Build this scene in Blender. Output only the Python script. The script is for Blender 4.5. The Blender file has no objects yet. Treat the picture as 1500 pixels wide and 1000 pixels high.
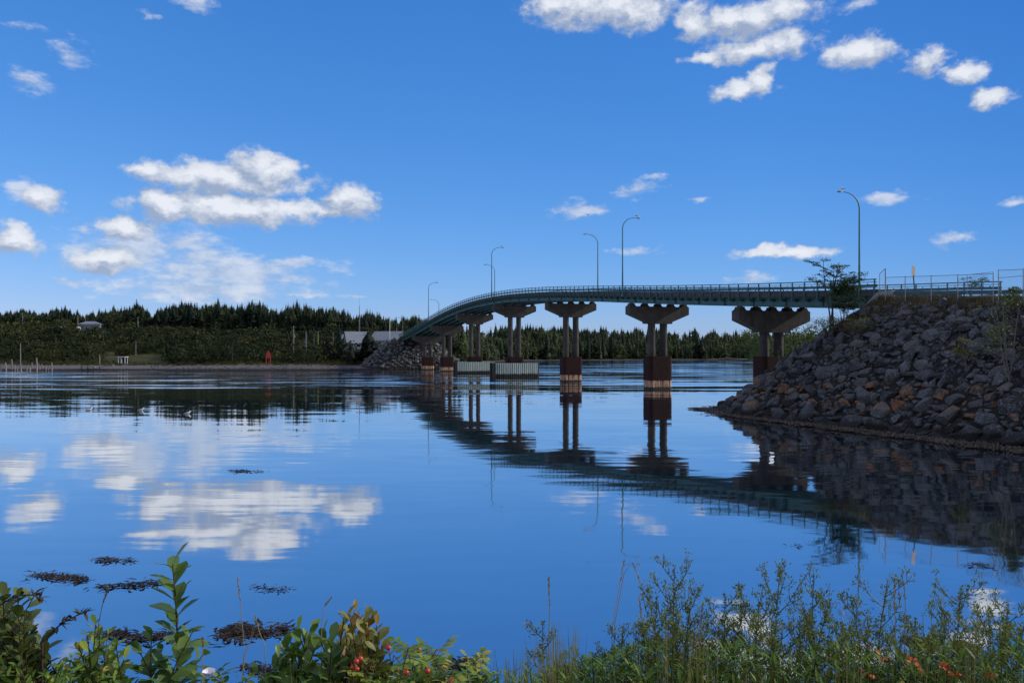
import bpy, bmesh, math, random
import numpy as np
from mathutils import Vector, Matrix

# ------------------------------------------------------------------ basics
F, CX, HY, EYE = 1155.0, 750.0, 518.0, 5.43     # focal length in photo pixels, centre column, horizon row, eye height above the water
sc = bpy.context.scene
COL = sc.collection
rng = np.random.default_rng(11)
random.seed(11)
R = math.radians
PI = math.pi

def at(x, y, D):
    return Vector(((x - CX) * D / F, D, EYE + (HY - y) * D / F))

def on_water(x, y):
    D = EYE * F / (y - HY)
    return Vector(((x - CX) * D / F, D, 0.0))

class MB:
    """collects polygons of one mesh"""
    def __init__(self):
        self.v, self.f, self.t, self.n, self.m = [], [], [], 0, []
    def add(self, verts, faces, tint=None, mat=0):
        verts = np.asarray(verts, dtype=np.float64).reshape(-1, 3)
        self.v.append(verts)
        n = self.n
        for f in faces:
            self.f.append(tuple(i + n for i in f))
            self.m.append(mat)
        self.t.append(np.full(len(verts), 0.5 if tint is None else tint) if np.isscalar(tint) or tint is None else np.asarray(tint))
        self.n += len(verts)
    def box(self, c, sx, sy, sz, ax=None, mat=0):
        """box of half sizes about c; ax = (u, v, w) axes"""
        if ax is None: ax = (Vector((1,0,0)), Vector((0,1,0)), Vector((0,0,1)))
        c = Vector(c); P = []
        for k in (-1, 1):
            for j in (-1, 1):
                for i in (-1, 1):
                    P.append(c + ax[0]*(i*sx) + ax[1]*(j*sy) + ax[2]*(k*sz))
        self.add(P, [(0,2,3,1),(4,5,7,6),(0,1,5,4),(2,6,7,3),(0,4,6,2),(1,3,7,5)], mat=mat)
    def bar(self, a, b, w, h=None, mat=0):
        a, b = Vector(a), Vector(b); h = w if h is None else h
        d = (b - a); L = d.length
        if L < 1e-6: return
        d /= L
        up = Vector((0,0,1)) if abs(d.z) < .95 else Vector((1,0,0))
        s = d.cross(up).normalized(); t = s.cross(d).normalized()
        self.box((a + b)/2, L/2, w/2, h/2, (d, s, t), mat)
    def tube(self, pts, rad, seg=8, cap=True, tint=None, mat=0):
        pts = [Vector(p) for p in pts]
        if not hasattr(rad, '__len__'): rad = [rad]*len(pts)
        V, Fc = [], []
        ref = None
        for i, p in enumerate(pts):
            d = (pts[min(i+1, len(pts)-1)] - pts[max(i-1, 0)])
            d = d.normalized() if d.length > 1e-9 else Vector((0,0,1))
            if ref is None:
                ref = Vector((1,0,0)) if abs(d.x) < .9 else Vector((0,1,0))
            s = (ref - d*ref.dot(d)).normalized(); t = d.cross(s); ref = s
            for k in range(seg):
                a = 2*PI*k/seg
                V.append(p + (s*math.cos(a) + t*math.sin(a))*rad[i])
        for i in range(len(pts)-1):
            for k in range(seg):
                k2 = (k+1) % seg
                Fc.append((i*seg+k, i*seg+k2, (i+1)*seg+k2, (i+1)*seg+k))
        if cap:
            Fc.append(tuple(reversed(range(seg)))); b = (len(pts)-1)*seg
            Fc.append(tuple(b+k for k in range(seg)))
        self.add(V, Fc, tint, mat)
    def prism(self, poly, f0, f1):
        """poly: 2-D points, f0/f1 map them to the two end faces"""
        n = len(poly)
        V = [f0(*p) for p in poly] + [f1(*p) for p in poly]
        Fc = [tuple(range(n)), tuple(reversed(range(n, 2*n)))]
        for i in range(n):
            j = (i+1) % n
            Fc.append((j, i, n+i, n+j))
        self.add(V, Fc)
    def build(self, name, mat, parent=None, smooth=False, recalc=False):
        me = bpy.data.meshes.new(name)
        V = np.concatenate(self.v) if self.v else np.zeros((0,3))
        me.from_pydata(V.tolist(), [], self.f)
        at_ = me.attributes.new('tint', 'FLOAT', 'POINT')
        at_.data.foreach_set('value', np.concatenate(self.t).astype(np.float32))
        mats = mat if isinstance(mat, (list, tuple)) else [mat]
        for m in mats: me.materials.append(m)
        if len(mats) > 1: me.polygons.foreach_set('material_index', self.m)
        if smooth: me.polygons.foreach_set('use_smooth', [True]*len(me.polygons))
        if recalc:
            bm = bmesh.new(); bm.from_mesh(me); bmesh.ops.recalc_face_normals(bm, faces=bm.faces); bm.to_mesh(me); bm.free()
        me.update()
        return link(name, me, parent)

def link(name, me, parent=None):
    o = bpy.data.objects.new(name, me); COL.objects.link(o)
    if parent is not None: o.parent = parent
    return o

def localize(o):
    """moves the origin of a top-level mesh to the foot of its box"""
    me = o.data
    n = len(me.vertices); a = np.empty(n*3); me.vertices.foreach_get('co', a); a = a.reshape(-1,3)
    c = np.array([(a[:,0].min()+a[:,0].max())/2, (a[:,1].min()+a[:,1].max())/2, a[:,2].min()])
    me.vertices.foreach_set('co', (a-c).ravel()); o.location = c; me.update()
    return o

def tag(o, label=None, cat=None, group=None, kind=None):
    if label: o['label'] = label
    if cat: o['category'] = cat
    if group: o['group'] = group
    if kind: o['kind'] = kind
    return o

def thing(name, label, cat, loc=(0,0,0), group=None):
    o = bpy.data.objects.new(name, None); COL.objects.link(o); o.location = loc
    o.empty_display_size = .2
    return tag(o, label, cat, group)

def adopt(root):
    """children were modelled in world space: keep them there under a root that stands at the thing's base"""
    for ch in root.children:
        ch.matrix_parent_inverse = Matrix.Translation(-root.location)
    return root

# ------------------------------------------------------------------ materials
def new_mat(name):
    m = bpy.data.materials.new(name); m.use_nodes = True
    nt = m.node_tree; b = nt.nodes['Principled BSDF']
    return m, nt, b

class NG:
    """small helper to write node graphs"""
    def __init__(self, nt): self.nt = nt
    def node(self, t, **kw):
        n = self.nt.nodes.new(t)
        for k, v in kw.items(): setattr(n, k, v)
        return n
    def put(self, sock, v):
        if isinstance(v, bpy.types.NodeSocket): self.nt.links.new(v, sock)
        elif v is not None: sock.default_value = v
    def math(self, op, a, b=None, c=None, clamp=False):
        n = self.node('ShaderNodeMath', operation=op, use_clamp=clamp)
        self.put(n.inputs[0], a); self.put(n.inputs[1], b); self.put(n.inputs[2], c)
        return n.outputs[0]
    def vec(self, op, a, b=None, c=None):
        n = self.node('ShaderNodeVectorMath', operation=op)
        self.put(n.inputs[0], a); self.put(n.inputs[1], b)
        if c is not None: self.put(n.inputs[2], c)
        return n.outputs['Value'] if op in ('LENGTH', 'DOT_PRODUCT') else n.outputs[0]
    def noise(self, vec, scale, detail=3, rough=.55, dist=0, out='Fac'):
        n = self.node('ShaderNodeTexNoise')
        if vec is not None: self.put(n.inputs['Vector'], vec)
        n.inputs['Scale'].default_value = scale; n.inputs['Detail'].default_value = detail
        n.inputs['Roughness'].default_value = rough; n.inputs['Distortion'].default_value = dist
        return n.outputs[out]
    def ramp(self, fac, stops):
        n = self.node('ShaderNodeValToRGB'); self.put(n.inputs[0], fac)
        cr = n.color_ramp
        while len(cr.elements) < len(stops): cr.elements.new(.5)
        for e, (p, c) in zip(cr.elements, stops):
            e.position = p; e.color = (*c, 1) if len(c) == 3 else c
        return n.outputs[0]
    def maprange(self, v, a, b, c=0., d=1., smooth=False):
        n = self.node('ShaderNodeMapRange'); n.clamp = True
        if smooth: n.interpolation_type = 'SMOOTHSTEP'
        self.put(n.inputs[0], v)
        for i, x in enumerate((a, b, c, d)): self.put(n.inputs[i+1], x)
        return n.outputs[0]
    def mix(self, fac, a, b, blend='MIX'):
        n = self.node('ShaderNodeMix', data_type='RGBA', blend_type=blend)
        self.put(n.inputs[0], fac)
        for s, v in ((n.inputs[6], a), (n.inputs[7], b)):
            if isinstance(v, tuple) and len(v) == 3: v = (*v, 1)
            self.put(s, v)
        return n.outputs[2]
    def sep(self, v):
        n = self.node('ShaderNodeSeparateXYZ'); self.put(n.inputs[0], v); return n.outputs
    def comb(self, x, y, z):
        n = self.node('ShaderNodeCombineXYZ')
        for i, v in enumerate((x, y, z)): self.put(n.inputs[i], v)
        return n.outputs[0]
    def pos(self): return self.node('ShaderNodeNewGeometry').outputs['Position']
    def obj(self): return self.node('ShaderNodeTexCoord').outputs['Object']
    def rand(self): return self.node('ShaderNodeObjectInfo').outputs['Random']
    def attr(self, name='tint'): return self.node('ShaderNodeAttribute', attribute_name=name).outputs['Fac']
    def bump(self, h, dist, strength=1.0):
        n = self.node('ShaderNodeBump'); self.put(n.inputs['Height'], h)
        n.inputs['Distance'].default_value = dist; n.inputs['Strength'].default_value = strength
        return n.outputs[0]

def simple(name, c1, c2=None, scale=3.0, rough=.7, metal=0., bump=0., spec=.5, detail=4, coords='pos'):
    m, nt, b = new_mat(name); g = NG(nt)
    p = g.pos() if coords == 'pos' else g.obj()
    if c2 is None: c2 = tuple(x*.7 for x in c1)
    n = g.noise(p, scale, detail)
    g.put(b.inputs['Base Color'], g.ramp(n, [(.3, c1), (.7, c2)]))
    b.inputs['Roughness'].default_value = rough; b.inputs['Metallic'].default_value = metal
    b.inputs['Specular IOR Level'].default_value = spec
    if bump: g.put(b.inputs['Normal'], g.bump(n, bump))
    return m

def leafmat(name, stops, trans=.25, rough=.55, spec=.3, wscale=.35, noise_amt=.35, size=None):
    """foliage: the colour varies leaf by leaf (tint) and clump by clump"""
    m, nt, b = new_mat(name); g = NG(nt)
    t = g.attr()
    n = g.noise(g.pos(), wscale, 3)
    f = g.math('ADD', t, g.math('MULTIPLY', g.math('SUBTRACT', n, .5), noise_amt*2))
    f = g.math('ADD', f, g.math('MULTIPLY', g.math('SUBTRACT', g.rand(), .5), .35), clamp=True)
    col = g.ramp(f, stops)
    g.put(b.inputs['Base Color'], col)
    b.inputs['Roughness'].default_value = rough; b.inputs['Specular IOR Level'].default_value = spec
    if trans:
        tr = g.node('ShaderNodeBsdfTranslucent'); g.put(tr.inputs['Color'], g.mix(1.0, col, (1.0, 1.05, .55), 'MULTIPLY'))
        mx = g.node('ShaderNodeMixShader'); mx.inputs[0].default_value = trans
        nt.links.new(b.outputs[0], mx.inputs[1]); nt.links.new(tr.outputs[0], mx.inputs[2])
        nt.links.new(mx.outputs[0], nt.nodes['Material Output'].inputs[0])
    return m

M = {}
# painted and galvanised metal
def paint_mat(name, base, rust=.25):
    m, nt, b = new_mat(name); g = NG(nt); p = g.pos()
    n = g.noise(p, 1.3, 6, .65); n2 = g.noise(g.vec('MULTIPLY', p, (3., 3., .35)), 1.5, 5, .6)
    col = g.ramp(n, [(.3, tuple(x*.75 for x in base)), (.7, tuple(min(1, x*1.25) for x in base))])
    r = g.maprange(n2, .60, .72, 0., rust)
    g.put(b.inputs['Base Color'], g.mix(r, col, (.09, .045, .025)))
    b.inputs['Roughness'].default_value = .5
    return m
M['green_paint'] = paint_mat('green_paint', (.022, .085, .08), .55)
M['girder_paint'] = paint_mat('girder_paint', (.028, .085, .080), .5)
M['beam_paint'] = paint_mat('beam_paint', (.025, .085, .11), .15)
M['lamp_paint'] = paint_mat('lamp_paint', (.05, .16, .17), .1)
M['galv'] = simple('galvanised_steel', (.30, .33, .36), (.18, .2, .22), 4, .45, .6)
M['dark_metal'] = simple('dark_metal', (.05, .055, .06), (.03, .03, .035), 6, .5, .3)

def concrete_mat(name, c1, c2):
    m, nt, b = new_mat(name); g = NG(nt); p = g.pos()
    n = g.noise(p, .9, 7, .65)
    st = g.noise(g.vec('MULTIPLY', p, (2.2, 2.2, .18)), 1.6, 5, .6)      # water streaks
    col = g.ramp(n, [(.28, c2), (.62, c1)])
    col = g.mix(g.maprange(st, .52, .72, 0., .6), col, tuple(x*.45 for x in c2))
    g.put(b.inputs['Base Color'], col)
    b.inputs['Roughness'].default_value = .85; b.inputs['Specular IOR Level'].default_value = .25
    g.put(b.inputs['Normal'], g.bump(g.noise(p, 8, 5), .02))
    return m
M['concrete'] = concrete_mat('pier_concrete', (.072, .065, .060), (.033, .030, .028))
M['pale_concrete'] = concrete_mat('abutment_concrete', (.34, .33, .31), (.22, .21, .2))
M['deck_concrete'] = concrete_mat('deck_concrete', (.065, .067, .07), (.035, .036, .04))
M['asphalt'] = simple('asphalt', (.055, .055, .057), (.04, .04, .042), 6, .9)

def casing_mat():
    m, nt, b = new_mat('rusted_casing'); g = NG(nt); p = g.pos()
    st = g.noise(g.vec('MULTIPLY', p, (5., 5., .35)), 1.2, 6, .65)
    n = g.noise(p, 2.0, 6, .65)
    col = g.ramp(n, [(.3, (.012, .006, .006)), (.7, (.034, .012, .0095))])
    col = g.mix(g.maprange(st, .66, .74, 0., .6), col, (.2, .12, .09))
    g.put(b.inputs['Base Color'], col); b.inputs['Roughness'].default_value = .85; b.inputs['Specular IOR Level'].default_value = .2
    return m
M['casing'] = casing_mat()

def footing_mat():
    m, nt, b = new_mat('rust_streaked_concrete'); g = NG(nt); p = g.pos(); z = g.sep(p)[2]
    st = g.noise(g.vec('MULTIPLY', p, (4., 4., .25)), 1.3, 5, .6)
    n = g.noise(p, 3.0, 6, .65)
    col = g.ramp(n, [(.3, (.40, .20, .11)), (.7, (.52, .38, .27))])
    col = g.mix(g.maprange(st, .46, .55), col, (.12, .04, .022))
    edge = g.math('ADD', z, g.math('MULTIPLY', g.math('SUBTRACT', st, .56), 3.6))
    col = g.mix(g.maprange(edge, 1.15, 1.3), col, (.03, .012, .011))          # ragged lower edge of the steel
    zw = g.math('ADD', z, g.math('MULTIPLY', g.math('SUBTRACT', n, .5), .35))
    col = g.mix(g.maprange(zw, .42, .28), col, (.02, .017, .012))             # weed below the tide line
    g.put(b.inputs['Base Color'], col); b.inputs['Roughness'].default_value = .8
    return m
M['footing'] = footing_mat()

def fender_mat():
    m, nt, b = new_mat('weathered_fender'); g = NG(nt); p = g.pos(); z = g.sep(p)[2]
    st = g.noise(g.vec('MULTIPLY', p, (3.5, 3.5, .2)), 1.4, 5, .6)
    n = g.noise(p, 2.0, 5)
    col = g.ramp(st, [(.3, (.18, .26, .24)), (.5, (.33, .41, .38)), (.72, (.44, .48, .44))])
    zw = g.math('ADD', z, g.math('MULTIPLY', g.math('SUBTRACT', n, .5), .7))
    col = g.mix(g.maprange(zw, .95, .65), col, (.014, .014, .012))
    g.put(b.inputs['Base Color'], col); b.inputs['Roughness'].default_value = .75
    return m
M['fender'] = fender_mat()
M['tarred_wood'] = simple('tarred_wood', (.03, .026, .022), (.015, .013, .012), 5, .85)
M['grey_wood'] = simple('grey_wood', (.25, .24, .22), (.13, .12, .11), 6, .85)
M['white_paint'] = simple('white_paint', (.75, .76, .78), (.6, .62, .65), 3, .6)
M['roof'] = simple('grey_roof', (.22, .25, .29), (.16, .185, .22), 1.0, .55)
M['house_wall'] = simple('house_wall', (.22, .24, .26), (.15, .16, .18), 1.0, .7)
M['glass'] = simple('window_glass', (.02, .025, .03), (.015, .02, .02), 1.0, .08)
M['red_paint'] = simple('red_paint', (.52, .045, .02), (.40, .03, .015), 1.0, .55)
M['blue_paint'] = simple('blue_paint', (.05, .15, .45), (.04, .12, .36), 1.0, .55)
M['yellow_green'] = simple('olive_paint', (.28, .30, .09), (.2, .22, .06), 2.0, .6)
M['sign_face'] = simple('sign_face', (.62, .5, .42), (.5, .38, .3), 8.0, .5)
M['bark'] = simple('bark', (.085, .07, .055), (.04, .033, .027), 9, .9, bump=.01)
M['pale_bark'] = simple('pale_bark', (.17, .155, .135), (.09, .083, .073), 9, .9)
M['gull_grey'] = simple('gull_feathers', (.28, .30, .33), (.2, .21, .23), 9, .8, coords='obj')
M['gull_white'] = simple('gull_white_feathers', (.75, .76, .78), (.62, .63, .66), 9, .8, coords='obj')
M['seaweed'] = leafmat('seaweed', [(0, (.012, .008, .005)), (.6, (.026, .017, .009)), (1, (.07, .045, .02))], 0, .65, .2, 3.0)
M['rockweed'] = leafmat('rockweed', [(0, (.028, .018, .009)), (.6, (.066, .042, .017)), (1, (.12, .08, .03))], 0, .5, .4, .8)

def rock_mat(name, band, k=(1.,1.,1.)):
    m, nt, b = new_mat(name); g = NG(nt); p = g.pos(); z = g.sep(p)[2]; r = g.rand(); t = g.attr()
    n = g.noise(p, 2.2, 8, .68); n2 = g.noise(p, 11., 6, .7)
    rr = g.math('FRACT', g.math('ADD', r, t))
    base = g.ramp(rr, [(0, (.034, .029, .026)), (.35, (.062, .055, .05)), (.62, (.09, .08, .072)), (.82, (.16, .148, .136)), (.93, (.12, .085, .055)), (1, (.05, .04, .034))])
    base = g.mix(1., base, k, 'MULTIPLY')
    col = g.mix(g.maprange(n, .42, .66, 0., .75), base, (.022, .023, .027))
    col = g.mix(g.maprange(g.math('ADD', g.math('MULTIPLY', n2, .6), g.math('MULTIPLY', n, .4)), .50, .62, 0., .75), col, (.24, .26, .29))        # pale crust lichen
    ln = g.noise(p, .55, 4, .6); ln2 = g.noise(p, 1.6, 5, .65)
    lo, hi = band
    zz = g.math('ADD', z, g.math('MULTIPLY', g.math('SUBTRACT', ln, .5), 3.0))
    bandm = g.math('MULTIPLY', g.maprange(zz, lo, lo+.5), g.maprange(zz, hi+.8, hi))
    m1 = g.math('MULTIPLY', bandm, g.maprange(ln2, .44, .54))
    m2 = g.math('MULTIPLY', m1, g.maprange(g.math('FRACT', g.math('MULTIPLY', rr, 7.31)), .50, .58))
    m2 = g.math('MAXIMUM', m2, g.math('MULTIPLY', g.maprange(ln2, .66, .72), .6))
    col = g.mix(g.math('MULTIPLY', m2, .85), col, (.25, .11, .035))
    zw = g.math('ADD', z, g.math('MULTIPLY', g.math('SUBTRACT', ln2, .5), 1.2))
    col = g.mix(g.maprange(zw, .9, .5, 0., .8), col, (.016, .014, .012))         # wet, weed-stained foot
    g.put(b.inputs['Base Color'], col); b.inputs['Roughness'].default_value = .8; b.inputs['Specular IOR Level'].default_value = .3
    h = g.math('ADD', g.math('MULTIPLY', n, .7), g.math('MULTIPLY', n2, .3))
    cr = g.node('ShaderNodeTexVoronoi', feature='DISTANCE_TO_EDGE'); cr.inputs['Scale'].default_value = 2.6
    g.put(cr.inputs['Vector'], g.vec('ADD', p, g.vec('MULTIPLY', g.noise(p, 3., 3, out='Color'), (.35,.35,.35))))
    ce = g.maprange(cr.outputs['Distance'], 0., .035)
    h = g.math('ADD', h, g.math('MULTIPLY', ce, .35))
    g.put(b.inputs['Normal'], g.bump(h, .16, 1.))
    return m
M['rock'] = rock_mat('embankment_rock', (1.2, 2.7), (.72, .83, .93))
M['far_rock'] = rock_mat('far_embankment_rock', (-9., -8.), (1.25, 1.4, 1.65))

def soil_mat():
    m, nt, b = new_mat('embankment_soil'); g = NG(nt); p = g.pos(); z = g.sep(p)[2]
    n = g.noise(p, 1.4, 7, .65)
    col = g.ramp(n, [(.3, (.012, .012, .013)), (.7, (.04, .038, .036))])
    gr = g.ramp(g.noise(p, 3., 5), [(.3, (.035, .03, .016)), (.7, (.10, .08, .04))])
    col = g.mix(g.maprange(z, 8.9, 9.7), col, gr)
    g.put(b.inputs['Base Color'], col); b.inputs['Roughness'].default_value = .95; b.inputs['Specular IOR Level'].default_value = .1
    g.put(b.inputs['Normal'], g.bump(n, .2))
    return m
M['soil'] = soil_mat()

def far_ground_mat():
    m, nt, b = new_mat('far_shore_ground'); g = NG(nt); p = g.pos(); z = g.sep(p)[2]
    n = g.noise(p, .08, 6, .6); n2 = g.noise(p, 1.2, 5, .7)
    beach = g.ramp(n2, [(.3, (.085, .075, .07)), (.7, (.19, .17, .16))])
    grass = g.ramp(g.math('ADD', g.math('MULTIPLY', n, .7), g.math('MULTIPLY', n2, .3)), [(.35, (.025, .035, .012)), (.55, (.065, .06, .022)), (.68, (.17, .125, .055))])
    zz = g.math('ADD', z, g.math('MULTIPLY', g.math('SUBTRACT', n2, .5), .8))
    col = g.mix(g.maprange(zz, 1.2, 1.9), beach, grass)
    col = g.mix(g.maprange(zz, .55, .25), col, (.022, .019, .017))
    g.put(b.inputs['Base Color'], col); b.inputs['Roughness'].default_value = .95; b.inputs['Specular IOR Level'].default_value = .1
    return m
M['far_ground'] = far_ground_mat()
M['bank'] = simple('bank_soil', (.05, .04, .025), (.025, .03, .012), 4, .95)

# foliage
M['spruce'] = leafmat('spruce_needles', [(0, (.010, .018, .012)), (.5, (.022, .038, .020)), (1, (.05, .07, .03))], .08, .7, .15, .03, .3)
M['forest'] = leafmat('forest_needles', [(0, (.014, .024, .013)), (.5, (.032, .050, .022)), (1, (.085, .105, .038))], .10, .7, .15, .02, .35)
M['broadleaf'] = leafmat('broadleaf', [(0, (.03, .055, .015)), (.5, (.075, .11, .03)), (1, (.15, .18, .055))], .25, .6, .2, .05, .3)
M['shrub'] = leafmat('shrub_leaves', [(0, (0.01, 0.0192, 0.0066)), (0.5, (0.026, 0.0384, 0.0123)), (0.8, (0.048, 0.06, 0.019)), (1, (0.075, 0.066, 0.0238))], .12, .7, .15, .03, .4)
M['sumac'] = leafmat('sumac_leaves', [(0, (0.0156, 0.0336, 0.012)), (0.6, (0.0455, 0.084, 0.024)), (1, (0.117, 0.14, 0.036))], .2, .55, .3, .6)
M['orange_leaf'] = leafmat('orange_leaves', [(0, (.12, .05, .015)), (.5, (.22, .08, .02)), (1, (.10, .09, .02))], .2, .6, .3, 1.0)
M['bayberry'] = leafmat('glossy_leaves', [(0, (0.051, 0.1012, 0.0228)), (0.5, (0.1122, 0.1932, 0.0427)), (1, (0.2652, 0.3496, 0.0712))], .28, .42, .4, 4.0, .25)
M['olive_leaf'] = leafmat('olive_leaves', [(0, (0.054, 0.0744, 0.0185)), (0.5, (0.126, 0.1582, 0.0346)), (0.85, (0.234, 0.2232, 0.0432)), (1, (0.288, 0.1488, 0.037))], .25, .48, .35, 4.0, .25)
M['rose_leaf'] = leafmat('rose_leaves', [(0, (0.0486, 0.1087, 0.0175)), (0.5, (0.1216, 0.2173, 0.0293)), (0.8, (0.2754, 0.3415, 0.0468)), (1, (0.4536, 0.3726, 0.0585))], .28, .55, .3, 4.0, .25)
M['aster_leaf'] = leafmat('aster_leaves', [(0, (0.0683, 0.093, 0.0216)), (0.5, (0.1434, 0.1803, 0.0351)), (1, (0.29, 0.3006, 0.0473))], .22, .6, .25, 3.0, .25)
M['tip_leaf'] = leafmat('reddish_leaves', [(0, (.05, .03, .015)), (.5, (.09, .06, .025)), (1, (.07, .09, .03))], .2, .55, .3, 4.0)
M['flame_leaf'] = leafmat('red_autumn_leaves', [(0, (.45, .05, .02)), (.6, (.50, .12, .03)), (1, (.5, .3, .05))], .25, .5, .3, 9.0)
M['grass'] = leafmat('grass_blades', [(0, (0.0546, 0.0862, 0.0168)), (0.5, (0.156, 0.1869, 0.042)), (1, (0.468, 0.3594, 0.132))], .25, .6, .25, 2.0, .2)
M['dry_grass'] = leafmat('dry_grass', [(0, (.05, .045, .02)), (.5, (.12, .09, .045)), (1, (.24, .18, .09))], .15, .8, .1, .8)
M['straw'] = leafmat('straw_stalk', [(0, (.20, .16, .09)), (1, (.42, .34, .21))], .2, .7, .2, 3.0)
M['stem'] = simple('green_stem', (.06, .075, .03), (.05, .04, .025), 20, .6)
M['dark_stem'] = simple('dark_stem', (.06, .035, .028), (.035, .022, .018), 20, .6)
M['hip'] = simple('rose_hip_skin', (.45, .025, .015), (.5, .07, .02), 20, .25)
M['petal'] = simple('white_petal', (.78, .76, .80), (.7, .66, .72), 20, .6)
# ------------------------------------------------------------------ camera, light, sky
cam = bpy.data.cameras.new('camera'); camo = bpy.data.objects.new('camera', cam); COL.objects.link(camo)
camo.location = (0, 0, EYE); camo.rotation_euler = (PI/2, 0, 0)
cam.sensor_width = 36; cam.lens = 36*F/1500; cam.shift_y = (HY-500)/1500
cam.clip_start = .05; cam.clip_end = 6000
sc.camera = camo

SUN_AZ, SUN_EL = R(80), R(27)
sd = Vector((math.sin(SUN_AZ)*math.cos(SUN_EL), math.cos(SUN_AZ)*math.cos(SUN_EL), math.sin(SUN_EL)))
sun = bpy.data.lights.new('sun', 'SUN'); suno = bpy.data.objects.new('sun', sun); COL.objects.link(suno)
suno.rotation_euler = sd.to_track_quat('Z', 'Y').to_euler(); suno.location = (60, 20, 60)
sun.energy = 3.0; sun.angle = R(.5); sun.color = (1., .93, .82)

sc.view_settings.view_transform = 'Standard'; sc.view_settings.look = 'None'
sc.view_settings.exposure = 0; sc.view_settings.gamma = 1
sc.cycles.max_bounces = 8; sc.cycles.transparent_max_bounces = 4
sc.cycles.use_denoising = True
sc.cycles.sample_clamp_indirect = 4

CLOUDS = [  # photo column, row, half width, half height, weight
 (330,264,118,23,1.),(392,250,46,24,1.05),(205,250,34,13,.8),(255,262,60,15,.9),
 (335,306,122,20,1.05),(245,300,42,21,1.05),(425,306,60,16,.8),(512,296,36,20,1.1),(475,313,45,9,.8),
 (180,334,58,16,.9),(150,380,58,16,1.0),(205,372,60,14,.75),(270,355,60,24,.6),(290,375,60,22,.62),
 (350,388,112,14,.72),(300,424,135,20,.7),(330,400,150,22,.7),(200,360,90,26,.7),(430,383,50,8,.72),(250,408,60,10,.5),(240,436,90,9,.5),
 (70,288,38,17,.95),(32,280,26,14,.75),(18,352,36,20,1.0),(40,120,52,18,.40),(100,78,40,22,.34),(40,40,50,11,.25),
 (110,413,38,7,.55),(515,432,28,4,.5),(440,433,48,5,.5),
 (885,10,123.2,35.84,0.82),(808,8,47.04,22.4,0.82),(935,22,58.24,24.64,0.82),(1090,32,109.76,28,0.82),(1018,32,35.84,26.88,0.82),(1150,14,53.76,26.88,0.82),
 (1112,71,94.08,19.04,0.82),(1150,66,44.8,22.4,0.82),(1040,86,42.56,12.32,0.8),(1086,130,58.24,15.68,0.82),(1115,120,29.12,20.16,0.82),
 (1262,74,64.96,21.28,0.82),(1356,88,38.08,21.28,0.82),(1414,103,33.6,16.8,0.82),(1455,142,51.52,12.32,0.82),(1250,5,26.88,10.08,0.6),(285,5,29.12,10.08,0.6),
 (850,308,40,11,.72),(932,275,34,12,.6),(958,259,18,8,.5),(1150,371,88,10,.85),(1300,290,44,8,.6),(1402,352,32,8,.68),
 (1100,407,46,8,.55),(930,366,44,8,.5),(1030,293,22,6,.5),(1482,298,24,7,.5),(215,24,16,8,.45),
]
SKY_STRENGTH = .1
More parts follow.
